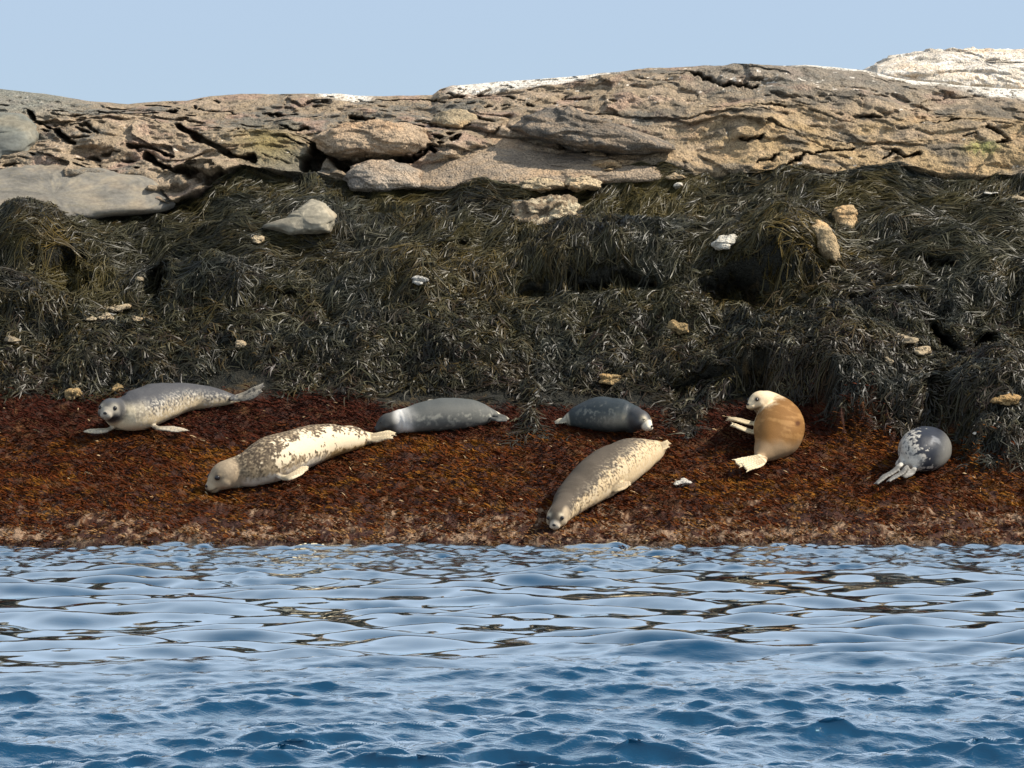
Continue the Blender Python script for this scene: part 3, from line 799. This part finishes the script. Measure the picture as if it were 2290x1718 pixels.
class Parts:
    def __init__(s): s.v, s.f, s.n = [], [], 0
    def add(s, V, F):
        s.v.append(np.asarray(V)); s.f += [[q + s.n for q in f] for f in F]; s.n += len(V)
    def ellip(s, c, ax, rad, nu=24, nv=14):
        """ax: three unit axes rows; rad: three radii"""
        ax = np.asarray(ax); V = []; F = []
        for j in range(nv + 1):
            ph = math.pi * (0.001 + 0.998 * j / nv)
            for i in range(nu):
                th = 2 * math.pi * i / nu
                l = np.array([math.cos(ph) * rad[0], math.sin(ph) * math.cos(th) * rad[1], math.sin(ph) * math.sin(th) * rad[2]])
                V.append(c + l @ ax)
        for j in range(nv):
            for i in range(nu):
                F.append([j * nu + i, j * nu + (i + 1) % nu, (j + 1) * nu + (i + 1) % nu, (j + 1) * nu + i])
        F.append(list(range(nu))[::-1]); F.append([nv * nu + i for i in range(nu)])
        s.add(np.array(V), F)
    def tube(s, C, N, rn, rb, nu=32, flat=1.0, sag=0.0):
        """centres C, up hints N (n,3), radii along up (rn) and across (rb); flat squeezes the under side"""
        C = np.asarray(C); n = len(C)
        T = np.gradient(C, axis=0); V = []; F = []
        for j in range(n):
            t = unit(T[j]); up = np.asarray(N[j], float); up = unit(up - t * (up @ t)); bi = np.cross(t, up)
            for i in range(nu):
                a = 2 * math.pi * i / nu
                cu_, su_ = math.cos(a), math.sin(a)
                V.append(C[j] + up * (su_ * rn[j] * (flat if su_ < 0 else 1.0)) + bi * (cu_ * rb[j] * (1 + sag * max(0.0, -su_))))
        for j in range(n - 1):
            for i in range(nu):
                F.append([j * nu + i, j * nu + (i + 1) % nu, (j + 1) * nu + (i + 1) % nu, (j + 1) * nu + i])
        F.append(list(range(nu))[::-1]); F.append([(n - 1) * nu + i for i in range(nu)])
        s.add(np.array(V), F)

SLOPE_UP = np.array([0, -0.287, 0.958])
def seat(u, v, r, dd=0.0):
    d = float(base_depth(min(v + 0.9 * r, 1222))) + dd
    return at(u, v, d), r * d / FOC

def flipper(parts, P, width, thick, nrm, digits=5, fan=0.5, scal=0.35):
    """a paddle along the points P: base strap plus digits that spread; returns its centre line"""
    P = catmull(P, 14); n = len(P)
    t = np.linspace(0, 1, n)
    wp = width * (0.55 + 0.45 * np.sin(np.pi * np.clip(t * 0.9, 0, 1))) * np.where(t > 0.75, 1 - 0.55 * ((t - 0.75) / 0.25) ** 2, 1)
    N = np.repeat(np.asarray(nrm, float)[None], n, 0)
    th = thick * (1.5 - 0.9 * t)
    parts.tube(P, N, th, wp, nu=20)
    # digits
    digs = []
    T = unit(P[-1] - P[n // 2]); up = unit(np.asarray(nrm) - T * (np.asarray(nrm) @ T)); bi = np.cross(T, up)
    L = np.linalg.norm(P[-1] - P[n // 3])
    for k in range(digits):
        o = (k - (digits - 1) / 2) / max(1, (digits - 1) / 2)
        st = P[n // 3] + bi * o * width * 0.55
        reach = L * (1.08 - scal * (1 - abs(o)) if digits == 5 else 1.05)
        en = P[n // 3] + T * reach + bi * o * width * (0.75 + fan)
        md = (st + en) / 2 + up * thick * 0.3
        q_ = catmull([st, md, en], 8)
        digs.append(q_)
        tt = np.linspace(0, 1, 8)
        rr_ = width * 0.20 * (1.0 - 0.45 * tt)
        parts.tube(q_, np.repeat(up[None], 8, 0), np.maximum(thick * (1.25 - 0.55 * tt), 0.0065), rr_, nu=12)
    return P, digs

def make_seal(label, spine, head, fore, hind, colour, wf=1.12, up=None, wet=False, closed=(), vox=0.0086):
    """spine: tail to neck, rows (u, v, r, dd).  head: dict(c=(u,v,R,dd), f=forward, up=up)"""
    up = SLOPE_UP if up is None else unit(up)
    C, R = [], []
    for (u, v, r_, dd) in spine:
        c, rm = seat(u, v, r_, dd); C.append(c); R.append(rm)
    C = catmull(C, 64); R = np.maximum(catmull(np.array(R)[:, None], 64)[:, 0], 0.012)
    parts = Parts()
    N = np.repeat(up[None], 64, 0)
    parts.tube(C, N, R, R * wf, nu=40, flat=0.86, sag=0.10)
    parts.ellip(C[0], np.eye(3), [R[0]] * 3); parts.ellip(C[-1], np.eye(3), [R[-1] * 0.98] * 3)
    flips = []; digits = []
    for fl in fore + hind:
        P = [at(u, v, float(base_depth(min(vg, 1222))) + dd) for (u, v, vg, dd) in fl['p']]
        fp_, dg_ = (flipper(parts, P, fl['w'], fl.get('t', 0.012), fl['n'], fl.get('digits', 5), fl.get('fan', 0.25), fl.get('scal', 0.2)))
        flips.append(fp_); digits.append(dg_)
    extra = []
    hu, hv, hr, hd = head['c']
    dhead = float(base_depth(min(head.get('vg', hv + hr), 1222))) + hd
    hc = at(hu, hv, dhead); Rh = hr * dhead / FOC
    f = unit(head['f']); u_ = np.asarray(head['up'], float); u_ = unit(u_ - f * (u_ @ f)); s_ = np.cross(f, u_)
    AX = np.stack([f, s_, u_])
    E = lambda a, b, c, ra, rb, rc: parts.ellip(hc + (f * a + s_ * b + u_ * c) * Rh, AX, np.array([ra, rb, rc]) * Rh)
    E(0, 0, 0, 1.18, 1.0, 0.95)
    E(0.55, 0, -0.08, 0.85, 0.78, 0.70)
    E(1.02, 0, -0.20, 0.58, 0.52, 0.46)
    for sg in (-1, 1):
        E(1.33, sg * 0.21, -0.28, 0.30, 0.30, 0.29)
        E(0.66, sg * 0.52, 0.30, 0.30, 0.27, 0.22)
        E(0.45, sg * 0.55, -0.20, 0.5, 0.42, 0.45)
    E(1.12, 0, -0.50, 0.36, 0.34, 0.24)
    E(1.42, 0, -0.08, 0.22, 0.22, 0.20)
    # neck bridge
    nb = catmull([C[-1], (C[-1] * 0.5 + hc * 0.5), hc - f * 0.1 * Rh], 12)
    rr_ = np.linspace(R[-1], Rh * 0.95, 12)
    parts.tube(nb, np.repeat(u_[None], 12, 0) + 1e-3, rr_, rr_, nu=28)
    me = bpy.data.meshes.new('seal_raw')
    me.from_pydata(np.concatenate(parts.v).tolist(), [], parts.f); me.update()
    tmp = bpy.data.objects.new('seal_raw', me); COL.objects.link(tmp)
    rm_ = tmp.modifiers.new('r', 'REMESH'); rm_.mode = 'VOXEL'; rm_.voxel_size = vox
    sm = tmp.modifiers.new('s', 'SMOOTH'); sm.factor, sm.iterations = 0.5, 9
    dg = bpy.context.evaluated_depsgraph_get()
    out = bpy.data.meshes.new_from_object(tmp.evaluated_get(dg))
    bpy.data.objects.remove(tmp); bpy.data.meshes.remove(me)
    n = len(out.vertices); V = np.empty(n * 3, np.float32); out.vertices.foreach_get('co', V); V = V.reshape(-1, 3)
    # where each point lies on the animal
    D2 = ((V[:, None, :] - C[None, ::2, :]) ** 2).sum(-1)
    j = D2.argmin(1) * 2
    t = 1 - j / 63.0                                     # 0 neck .. 1 tail
    rel = (V - C[j]) / np.maximum(R[j], 0.03)[:, None]
    dors = rel @ up
    latd = rel @ np.array([0, -1.0, 0])
    hl = (V - hc) / Rh; hx, hy, hz = hl @ f, hl @ s_, hl @ u_
    hd_ = np.sqrt((hx - 0.45) ** 2 / 1.9 + hy ** 2 + hz ** 2)
    headm = sst(1.55, 0.95, hd_ + 0.16 * perlin(V[:, 0] * 12, V[:, 1] * 12, V[:, 2] * 12))
    fl_ = np.full(n, 9.0)
    for P in flips:
        q_ = P[4:]
        fl_ = np.minimum(fl_, np.sqrt(((V[:, None] - q_[None]) ** 2).sum(-1)).min(1))
    flipm = sst(0.085, 0.05, fl_)
    toe_shade = np.zeros(n)
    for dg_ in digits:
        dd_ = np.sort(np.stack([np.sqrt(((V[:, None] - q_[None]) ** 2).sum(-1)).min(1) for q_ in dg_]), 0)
        toe_shade = np.maximum(toe_shade, sst(0.62, 0.95, dd_[0] / (dd_[1] + 1e-6)) * sst(0.05, 0.03, dd_[0]))
    # soft unevenness of the body
    fold = 0.0012 * np.sin(t * 120 + 1.5 * fbm(V[:, 0] * 4, V[:, 1] * 4, V[:, 2] * 4, 2)) * sst(0.22, 0.10, t) * (1 - headm)
    V = V + rel / (np.linalg.norm(rel, axis=1, keepdims=True) + 1e-6) * fold[:, None]
    V = V + (up[None] * (0.010 * fbm(V[:, 0] * 4.5, V[:, 1] * 4.5, V[:, 2] * 4.5, 2))[:, None]) * (1 - headm[:, None])
    out.vertices.foreach_set('co', V.astype(np.float32).ravel())
    V = V.astype(np.float32)
    S = dict(V=V, t=t, d=dors, l=latd, head=headm, hx=hx, hy=hy, hz=hz, flip=flipm,
             n1=fbm(V[:, 0] * 9, V[:, 1] * 9, V[:, 2] * 9, 3), n2=fbm(V[:, 0] * 28 + 5, V[:, 1] * 28, V[:, 2] * 28, 3), n3=fbm(V[:, 0] * 60, V[:, 1] * 60, V[:, 2] * 60, 2), n4=perlin(V[:, 0] * 48 + 3, V[:, 1] * 48, V[:, 2] * 48) + 0.5 * perlin(V[:, 0] * 80 + 3, V[:, 1] * 80, V[:, 2] * 80),
             u=CU + FOC * V[:, 0] / V[:, 1], v=HV + FOC * (CAMZ - V[:, 2]) / V[:, 1])
    cc_ = colour(S)
    cc_ = mixc(cc_, cc_.mean(0) * 0.3, 0.55 * toe_shade * flipm)  # shade in the creases between the toes, painted into the coat colour
    col = np.clip(cc_, 0.006, 0.88) ** 1.20 * np.array([0.88, 0.82, 0.74])
    # mouth line and the dark around eyes
    out.polygons.foreach_set('use_smooth', np.ones(len(out.polygons), dtype=bool))
    set_col(out, col)
    org = Vector(C[32] - up * R[32])
    out.transform(__import__('mathutils').Matrix.Translation(-org))
    o = link('seal', out, M_FURWET if wet else M_FUR, label=label, category='seal')
    o.location = org
    def part(name, mesh, mat):
        mesh.transform(__import__('mathutils').Matrix.Translation(-org)); return link(name, mesh, mat, parent=o)
    def ball(name, a, b, c, ra, rb, rc, mat):
        pp = Parts(); pp.ellip(hc + (f * a + s_ * b + u_ * c) * Rh, AX, np.array([ra, rb, rc]) * Rh, 16, 10)
        m = bpy.data.meshes.new(name); m.from_pydata(np.concatenate(pp.v).tolist(), [], pp.f)
        m.polygons.foreach_set('use_smooth', np.ones(len(m.polygons), dtype=bool)); m.update()
        return part(name, m, mat)
    for sg in (-1, 1):
        if head.get('closed'):
            ball('eye', 0.90, sg * 0.66, 0.27, 0.16, 0.12, 0.045, M_EYE)
        else:
            ball('eye', 0.87, sg * 0.62, 0.28, 0.18, 0.18, 0.17, M_EYE)
    ball('nose', 1.57, 0, -0.06, 0.09, 0.17, 0.12, M_NOSE)
    return o

def full(S, c):
    a = np.empty((len(S['V']), 3), np.float32); a[:] = c; return a
def spot(S, u, v, ru, rv):
    return np.exp(-(((S['u'] - u) / ru) ** 2 + ((S['v'] - v) / rv) ** 2))
def eyes(S, c, amt, r=0.34, a=0.84, b=0.62, z=0.28):
    e = np.exp(-(((S['hx'] - a) ** 2 + (np.abs(S['hy']) - b) ** 2 + (S['hz'] - z) ** 2) / r ** 2))
    return e * amt

# --- grey speckled seal with cream chest, upper left
def colA(S):
    c = full(S, (0.60, 0.52, 0.38))
    back = sst(-0.35, 0.75, S['d'] + 0.25 * S['n1'])
    c = mixc(c, (0.215, 0.22, 0.23), back)
    c = mixc(c, (0.105, 0.11, 0.125), sst(0.5, 0.95, S['d'] + 0.2 * S['n1']))
    c = mixc(c, (0.12, 0.125, 0.14), 0.85 * sst(0.15, 0.35, S['n4'] + 0.2 * S['n2']) * sst(-0.3, 0.2, S['d']) * sst(0.0, 0.15, S['t']))
    c = mixc(c, (0.70, 0.67, 0.60), 0.75 * sst(0.22, 0.42, -S['n4'] + 0.4 * S['n1']) * sst(0.9, 0.3, S['d']))
    c = mixc(c, (0.86, 0.78, 0.60), 0.9 * sst(0.20, 0.06, S['t']) * (1 - S['head']) * sst(0.95, 0.5, S['d']))
    c = mixc(c, (0.11, 0.113, 0.12), S['head'] * 0.95)
    c = mixc(c, (0.05, 0.05, 0.055), S['head'] * sst(-0.30, -0.5, S['hz']) * sst(0.5, 0.9, S['hx']) * 0.8)  # shadow under the chin put into the coat colour
    c = mixc(c, (0.05, 0.05, 0.06), np.clip(eyes(S, 1.0, 1.3, 0.19), 0, 0.9) * 0)
    c = mixc(c, (0.11, 0.12, 0.14), S['head'] * sst(0.45, 0.9, S['hz']))
    c = mixc(c, (0.52, 0.50, 0.44), eyes(S, 0.85, 1.0, 0.40))
    c = mixc(c, (0.06, 0.06, 0.065), np.clip(eyes(S, 1.2, 1.0, 0.19), 0, 0.9))
    c = mixc(c, (0.55, 0.52, 0.46), S['head'] * sst(1.0, 1.25, S['hx']) * 0.7)
    c = mixc(c, (0.55, 0.52, 0.46), S['flip'] * 0.8 * sst(-0.3, 0.3, S['n2'] + 0.2))
    return c
make_seal('grey speckled seal with a cream chest and raised head, facing us at the far left',
          [(530, 893, 9, .0), (505, 892, 17, .0), (470, 890, 25, 0), (420, 890, 33, 0), (370, 899, 43, 0), (330, 912, 48, 0), (295, 925, 45, -.04), (272, 927, 37, -.08)],
          dict(c=(248, 916, 27, -0.16), vg=974, f=(-0.20, -1, -0.14), up=(0.05, 0, 1)),
          [dict(p=[(330, 945, 960, -.05), (355, 958, 966, -.12), (385, 963, 968, -.12), (408, 964, 969, -.12)], w=0.032, n=(0, -0.4, 1), scal=-0.2, fan=0.1),
           dict(p=[(255, 955, 972, -.05), (230, 965, 974, -.06), (196, 968, 974, -.06)], w=0.030, n=(0, -0.4, 1), scal=-0.2, fan=0.1)],
          [dict(p=[(515, 891, 915, .0), (545, 884, 915, .0), (570, 874, 915, .0), (590, 864, 915, .0)], w=0.034, n=(0.3, -0.8, 0.6), fan=-0.25),
           dict(p=[(515, 894, 915, -.04), (545, 892, 915, -.05), (565, 885, 915, -.05), (586, 876, 915, -.05)], w=0.034, n=(0.3, -0.8, 0.6), fan=-0.25)],
          colA, vox=0.0074)

# --- big blotched tan seal, lying head down to the left
def colB(S):
    c = full(S, (0.33, 0.275, 0.20))
    c = mixc(c, (0.165, 0.135, 0.105), sst(0.0, 0.7, S['d'] + 0.3 * S['n1']))
    c = mixc(c, (0.46, 0.385, 0.28), 0.75 * sst(0.1, 0.35, S['n4'] + 0.3 * S['n2']))
    c = mixc(c, (0.085, 0.068, 0.052), 0.75 * sst(0.2, 0.40, -S['n4'] - 0.3 * S['n2']))
    p = spot(S, 690, 1000, 75, 26) + 0.8 * spot(S, 760, 975, 60, 26) + 0.8 * spot(S, 625, 1030, 20, 18) + 0.45 * spot(S, 800, 985, 50, 22)
    c = mixc(c, (0.76, 0.68, 0.54), sst(0.38, 0.48, p + 0.5 * S['n1'] + 0.4 * S['n2'] + 0.32 * S['n4'] - 0.16))
    c = mixc(c, (0.42, 0.28, 0.11), 0.75 * sst(0.1, -0.5, S['d']) * sst(0.45, 0.6, S['t']))
    c = mixc(c, (0.70, 0.67, 0.62), 0.85 * sst(0.0, -0.35, S['d'] + 0.15 * S['n2']) * sst(0.55, 0.4, S['t']))
    c = mixc(c, (0.43, 0.365, 0.28), S['head'] * 0.85)
    c = mixc(c, (0.50, 0.43, 0.33), S['head'] * sst(0.8, 1.2, S['hx']))
    c = mixc(c, (0.08, 0.06, 0.045), S['head'] * 0.7 * np.exp(-((S['hz'] + 0.38) / 0.07) ** 2) * sst(1.0, 1.2, S['hx']))
    c = mixc(c, (0.10, 0.075, 0.055), np.clip(eyes(S, 1.1, 1.0, 0.25), 0, 0.85))
    c = mixc(c, (0.78, 0.68, 0.50), sst(0.86, 0.96, S['t']) * 0.85)
    c = mixc(c, (0.78, 0.68, 0.50), S['flip'] * 0.7)
    return c
make_seal('big tan seal with cream blotches on its flank, nose down in red turf',
          [(830, 979, 13, .0), (808, 980, 20, .0), (775, 983, 31, 0), (720, 991, 42, 0), (655, 1011, 50, 0), (600, 1033, 52, 0), (560, 1050, 43, 0), (535, 1056, 36, 0)],
          dict(c=(506, 1062, 34, -0.02), vg=1096, f=(-0.80, -0.40, -0.42), up=(-0.35, -0.25, 0.9)),
          [dict(p=[(620, 1066, 1085, -.12), (645, 1068, 1082, -.2), (665, 1060, 1075, -.2), (684, 1050, 1068, -.2)], w=0.036, n=(0, -0.8, 0.6), scal=-0.2, fan=0.1)],
          [dict(p=[(815, 979, 1000, .0), (840, 973, 998, .0), (865, 969, 996, .0), (884, 969, 996, .0)], w=0.036, n=(0.1, -0.6, 0.8), fan=-0.35),
           dict(p=[(815, 983, 1000, -.05), (840, 983, 998, -.05), (860, 979, 996, -.06), (878, 978, 996, -.06)], w=0.036, n=(0.1, -0.6, 0.8), fan=-0.35)],
          colB, vox=0.0074)

# --- plain grey seal with white neck band
def colC(S):
    c = full(S, (0.185, 0.195, 0.195))
    c = mixc(c, (0.42, 0.43, 0.40), 0.8 * sst(0.05, 0.6, 0.7 * S['n1'] + 0.6 * S['n2']) * sst(0.8, 0.2, S['d']))
    c = mixc(c, (0.10, 0.115, 0.125), 0.6 * sst(0.6, 1.0, S['d']))
    c = mixc(c, (0.74, 0.75, 0.76), 0.92 * np.exp(-((S['u'] - 897 - 0.25 * (S['v'] - 930) - 6 * S['n1']) / 21) ** 2))
    c = mixc(c, (0.095, 0.10, 0.105), S['head'] * 0.92 * sst(890, 872, S['u'] + 6 * S['n1']))
    c = mixc(c, (0.68, 0.66, 0.58), sst(0.84, 0.93, S['t'] + 0.05 * S['n2']) * sst(0.0, 0.4, S['n2'] + 0.35))
    return c
make_seal('plain grey seal with a white neck band and dark face, lying behind the blotched seal',
          [(1122, 936, 8, .1), (1100, 931, 16, .08), (1068, 928, 29, .05), (1018, 927, 37, 0.03), (958, 932, 37, 0.02), (918, 940, 31, 0), (893, 944, 27, -.02)],
          dict(c=(868, 944, 21, -.04), vg=972, f=(-0.88, -0.20, -0.36), up=(-0.35, 0, 0.9), closed=True),
          [],
          [dict(p=[(1100, 928, 958, .08), (1120, 931, 958, .06), (1138, 937, 958, .05)], w=0.03, n=(0, -0.6, 0.8), fan=-0.3),
           dict(p=[(1098, 936, 958, .02), (1118, 939, 958, .0), (1134, 942, 958, .0)], w=0.03, n=(0, -0.6, 0.8), fan=-0.3)],
          colC)

# --- dark slate seal, head to the right
def colD(S):
    c = full(S, (0.085, 0.105, 0.115))
    c = mixc(c, (0.36, 0.37, 0.34), 0.7 * sst(0.05, 0.5, S['n2'] + 0.4 * S['n1']) * np.clip(spot(S, 1340, 920, 48, 28) * 1.4, 0, 1))
    c = mixc(c, (0.40, 0.38, 0.32), 0.7 * spot(S, 1385, 940, 45, 14))
    c = mixc(c, (0.045, 0.060, 0.075), 0.8 * sst(0.45, 0.95, S['d']))
    c = mixc(c, (0.09, 0.09, 0.10), S['head'] * 0.8)
    c = mixc(c, (0.72, 0.66, 0.52), np.clip(eyes(S, 1.25, 1.0, 0.30), 0, 0.95))
    c = mixc(c, (0.80, 0.77, 0.68), S['head'] * sst(0.95, 1.1, S['hx'] - 0.25 * S['hz']))
    c = mixc(c, (0.78, 0.74, 0.62), sst(0.93, 0.98, S['t']))
    c = mixc(c, (0.78, 0.74, 0.62), S['flip'] * sst(1285, 1265, S['u']))
    return c
make_seal('dark slate seal lying with its whitish muzzle to the right, in the middle distance',
          [(1262, 942, 8, .1), (1278, 940, 18, .08), (1305, 931, 31, .03), (1348, 928, 40, 0), (1385, 932, 39, -.05), (1410, 936, 32, -.1)],
          dict(c=(1430, 938, 24, -.18), vg=968, f=(0.72, -0.58, -0.36), up=(0.25, 0, 0.95), closed=True),
          [],
          [dict(p=[(1274, 941, 958, .04), (1262, 941, 958, .03), (1250, 942, 958, .03), (1240, 944, 958, .03)], w=0.03, n=(0, -0.7, 0.6), fan=-0.25)],
          colD, wet=True)

# --- brown backed seal pointing at the water
def colE(S):
    c = full(S, (0.60, 0.50, 0.35))
    side_ = S['d'] * 0.75 - (S['u'] - 1345) / 95.0 * 0.62 - (S['v'] - 1060) / 95.0 * 0.38
    c = mixc(c, (0.135, 0.118, 0.100), sst(0.16, 0.55, side_ + 0.25 * S['n1'] + 0.3 * S['n2']) )
    c = mixc(c, (0.62, 0.55, 0.43), 0.8 * sst(0.10, 0.36, S['n4'] + 0.45 * S['n1']) * sst(0.95, 0.1, side_ + 0.2 * S['n1']))
    c = mixc(c, (0.075, 0.062, 0.052), 0.8 * sst(0.2, 0.4, -S['n4'] - 0.25 * S['n1']) * np.exp(-((side_ - 0.2) / 0.5) ** 2))
    c = mixc(c, (0.70, 0.60, 0.43), sst(0.78, 0.9, S['t'] + 0.05 * S['n2']) * sst(0.9, 0.5, side_))
    c = mixc(c, (0.60, 0.53, 0.43), 0.8 * sst(-0.35, -0.7, S['d']))
    c = mixc(c, (0.135, 0.118, 0.10), S['head'] * 0.9 * sst(0.0, 0.3, S['hz'] + 0.4))
    c = mixc(c, (0.52, 0.45, 0.35), S['head'] * 0.8 * sst(0.45, 0.75, np.abs(S['hy'])))
    c = mixc(c, (0.70, 0.64, 0.52), np.clip(eyes(S, 1.0, 1.0, 0.24, 0.72, 0.52, 0.48), 0, 0.9))
    c = mixc(c, (0.62, 0.57, 0.50), S['head'] * sst(1.15, 1.35, S['hx']) * 0.8)
    c = mixc(c, (0.07, 0.06, 0.055), np.clip(eyes(S, 1.0, 1.0, 0.20), 0, 0.8))
    return c
make_seal('brown backed seal with a cream belly, stretched head first towards the water in front',
          [(1476, 1003, 12, -.05), (1458, 1008, 25, -.05), (1420, 1022, 42, -.02), (1372, 1047, 51, 0), (1328, 1076, 49, 0), (1292, 1106, 40, 0), (1268, 1130, 31, 0)],
          dict(c=(1247, 1155, 25, -0.06), vg=1184, f=(-0.22, -0.90, -0.42), up=(-0.10, -0.35, 0.93)),
          [dict(p=[(1352, 1096, 1110, -.22), (1375, 1094, 1106, -.26), (1392, 1089, 1102, -.26), (1406, 1083, 1098, -.26)], w=0.034, n=(-0.2, -0.8, 0.6), scal=-0.2, fan=0.1)],
          [dict(p=[(1462, 1003, 1032, -.05), (1480, 998, 1028, -.05), (1497, 991, 1024, -.05)], w=0.034, n=(0.0, -0.7, 0.7), fan=0.0),
           dict(p=[(1462, 1009, 1032, -.1), (1480, 1002, 1028, -.1), (1494, 997, 1024, -.1)], w=0.034, n=(0.0, -0.7, 0.7), fan=0.0)],
          colE, vox=0.0074)

# --- golden brown seal sitting up with its back to us
def colF(S):
    c = full(S, (0.27, 0.155, 0.062))
    band = perlin(S['V'][:, 0] * 5, S['V'][:, 1] * 5, S['V'][:, 2] * 34 + 6 * S['V'][:, 0])
    c = mixc(c, (0.40, 0.25, 0.115), 0.75 * sst(0.0, 0.6, band + 0.3 * S['n2']))
    c = mixc(c, (0.26, 0.145, 0.06), 0.6 * sst(0.1, 0.6, S['n1']) * sst(950, 1000, S['v']))
    c = mixc(c, (0.42, 0.33, 0.23), 0.8 * sst(975, 1010, S['v'] + 6 * S['n1']))
    c = mixc(c, (0.10, 0.04, 0.015), np.clip(1.4 * spot(S, 1784, 947, 5, 5), 0, 0.85))
    pale = np.clip(S['head'] + sst(15, -13, (S['v'] - 916) + (S['u'] - 1692) * 0.51 + 8 * S['n1'] + 7 * S['n4']), 0, 1)
    c = mixc(c, (0.76, 0.66, 0.50), pale * 0.95)
    c = mixc(c, (0.30, 0.24, 0.17), S['head'] * sst(-0.35, -0.6, S['hz']) * sst(0.4, 0.8, S['hx']))
    c = mixc(c, (0.10, 0.075, 0.06), np.clip(eyes(S, 1.0, 1.25, 0.26), 0, 0.92))
    c = mixc(c, (0.80, 0.72, 0.54), S['flip'])
    return c
make_seal('golden brown seal with a whitish head, turning to look left with its flippers held out',
          [(1700, 1022, 14, -.10), (1710, 1010, 25, -.06), (1727, 990, 41, -.02), (1739, 971, 52, .02), (1744, 952, 53, .05), (1741, 934, 46, .06), (1731, 918, 37, .06), (1716, 905, 31, .03)],
          dict(c=(1700, 896, 23, -.02), vg=990, f=(-0.80, -0.58, -0.20), up=(-0.1, 0, 1)),
          [dict(p=[(1700, 948, 985, -.05), (1680, 947, 985, -.15), (1655, 940, 985, -.2), (1626, 935, 985, -.22)], w=0.030, n=(0, -0.7, 0.7), scal=-0.2, fan=0.05, digits=3),
           dict(p=[(1700, 966, 992, -.08), (1682, 967, 992, -.18), (1660, 959, 992, -.22), (1636, 951, 992, -.22)], w=0.028, n=(0, -0.7, 0.7), scal=-0.2, fan=0.05, digits=3)],
          [dict(p=[(1706, 1018, 1035, -.12), (1690, 1026, 1040, -.16), (1668, 1032, 1044, -.18), (1646, 1038, 1050, -.2)], w=0.046, n=(0, -0.8, 0.6), fan=0.3),
           dict(p=[(1710, 1024, 1040, -.14), (1700, 1034, 1048, -.2), (1682, 1041, 1052, -.22), (1664, 1047, 1056, -.24)], w=0.050, n=(0.1, -0.8, 0.6), fan=0.25)],
          colF, wf=1.06, up=(0.2, -0.9, 0.35), vox=0.0075)

# --- dark mottled seal seen from behind, far right
def colG(S):
    c = full(S, (0.035, 0.042, 0.062))
    w = (2062 - S['u']) / 50.0 + 0.4 * (S['v'] - 1010) / 50
    c = mixc(c, (0.58, 0.57, 0.54), sst(0.05, 0.25, w + 0.8 * S['n2'] + 0.3 * S['n1'] + 0.3 * S['n3']) * 0.95)
    c = mixc(c, (0.16, 0.17, 0.19), 0.8 * sst(0.0, 0.5, S['n2'] + 0.2 * S['n3']) * sst(0.1, 0.4, w))
    c = mixc(c, (0.75, 0.75, 0.73), np.clip(1.3 * spot(S, 2042, 1032, 16, 10), 0, 0.95))
    c = mixc(c, (0.30, 0.32, 0.36), 0.6 * sst(0.2, 0.6, S['n1']) * spot(S, 2085, 985, 34, 20))
    c = mixc(c, (0.45, 0.45, 0.42), 0.45 * sst(2085, 2120, S['u'] + 0.3 * (S['v'] - 1010)))
    c = mixc(c, (0.22, 0.22, 0.215), S['flip'] * 0.85)
    return c
make_seal('dark mottled seal seen from behind with silvery tail flippers, farthest right',
          [(2014, 1040, 12, -.12), (2026, 1034, 24, -.08), (2046, 1020, 44, -.02), (2064, 1009, 53, .08), (2076, 1004, 50, .25), (2082, 998, 40, .45), (2082, 992, 28, .62)],
          dict(c=(2078, 990, 20, .78), vg=1030, f=(-0.25, 0.92, -0.1), up=(0, 0, 1)),
          [],
          [dict(p=[(2020, 1036, 1058, -.12), (2002, 1051, 1070, -.18), (1980, 1066, 1080, -.2), (1960, 1081, 1090, -.2)], w=0.034, n=(-0.3, -0.7, 0.6), fan=-0.25),
           dict(p=[(2030, 1044, 1064, -.16), (2018, 1056, 1072, -.22), (2002, 1066, 1082, -.25), (1988, 1076, 1092, -.25)], w=0.030, n=(-0.3, -0.7, 0.6), fan=-0.2),
           dict(p=[(2046, 1046, 1062, -.12), (2038, 1056, 1066, -.18), (2026, 1062, 1068, -.2), (2016, 1063, 1070, -.2)], w=0.036, n=(-0.1, -0.8, 0.6), fan=-0.2, digits=3)],
          colG, wf=1.05, wet=True)
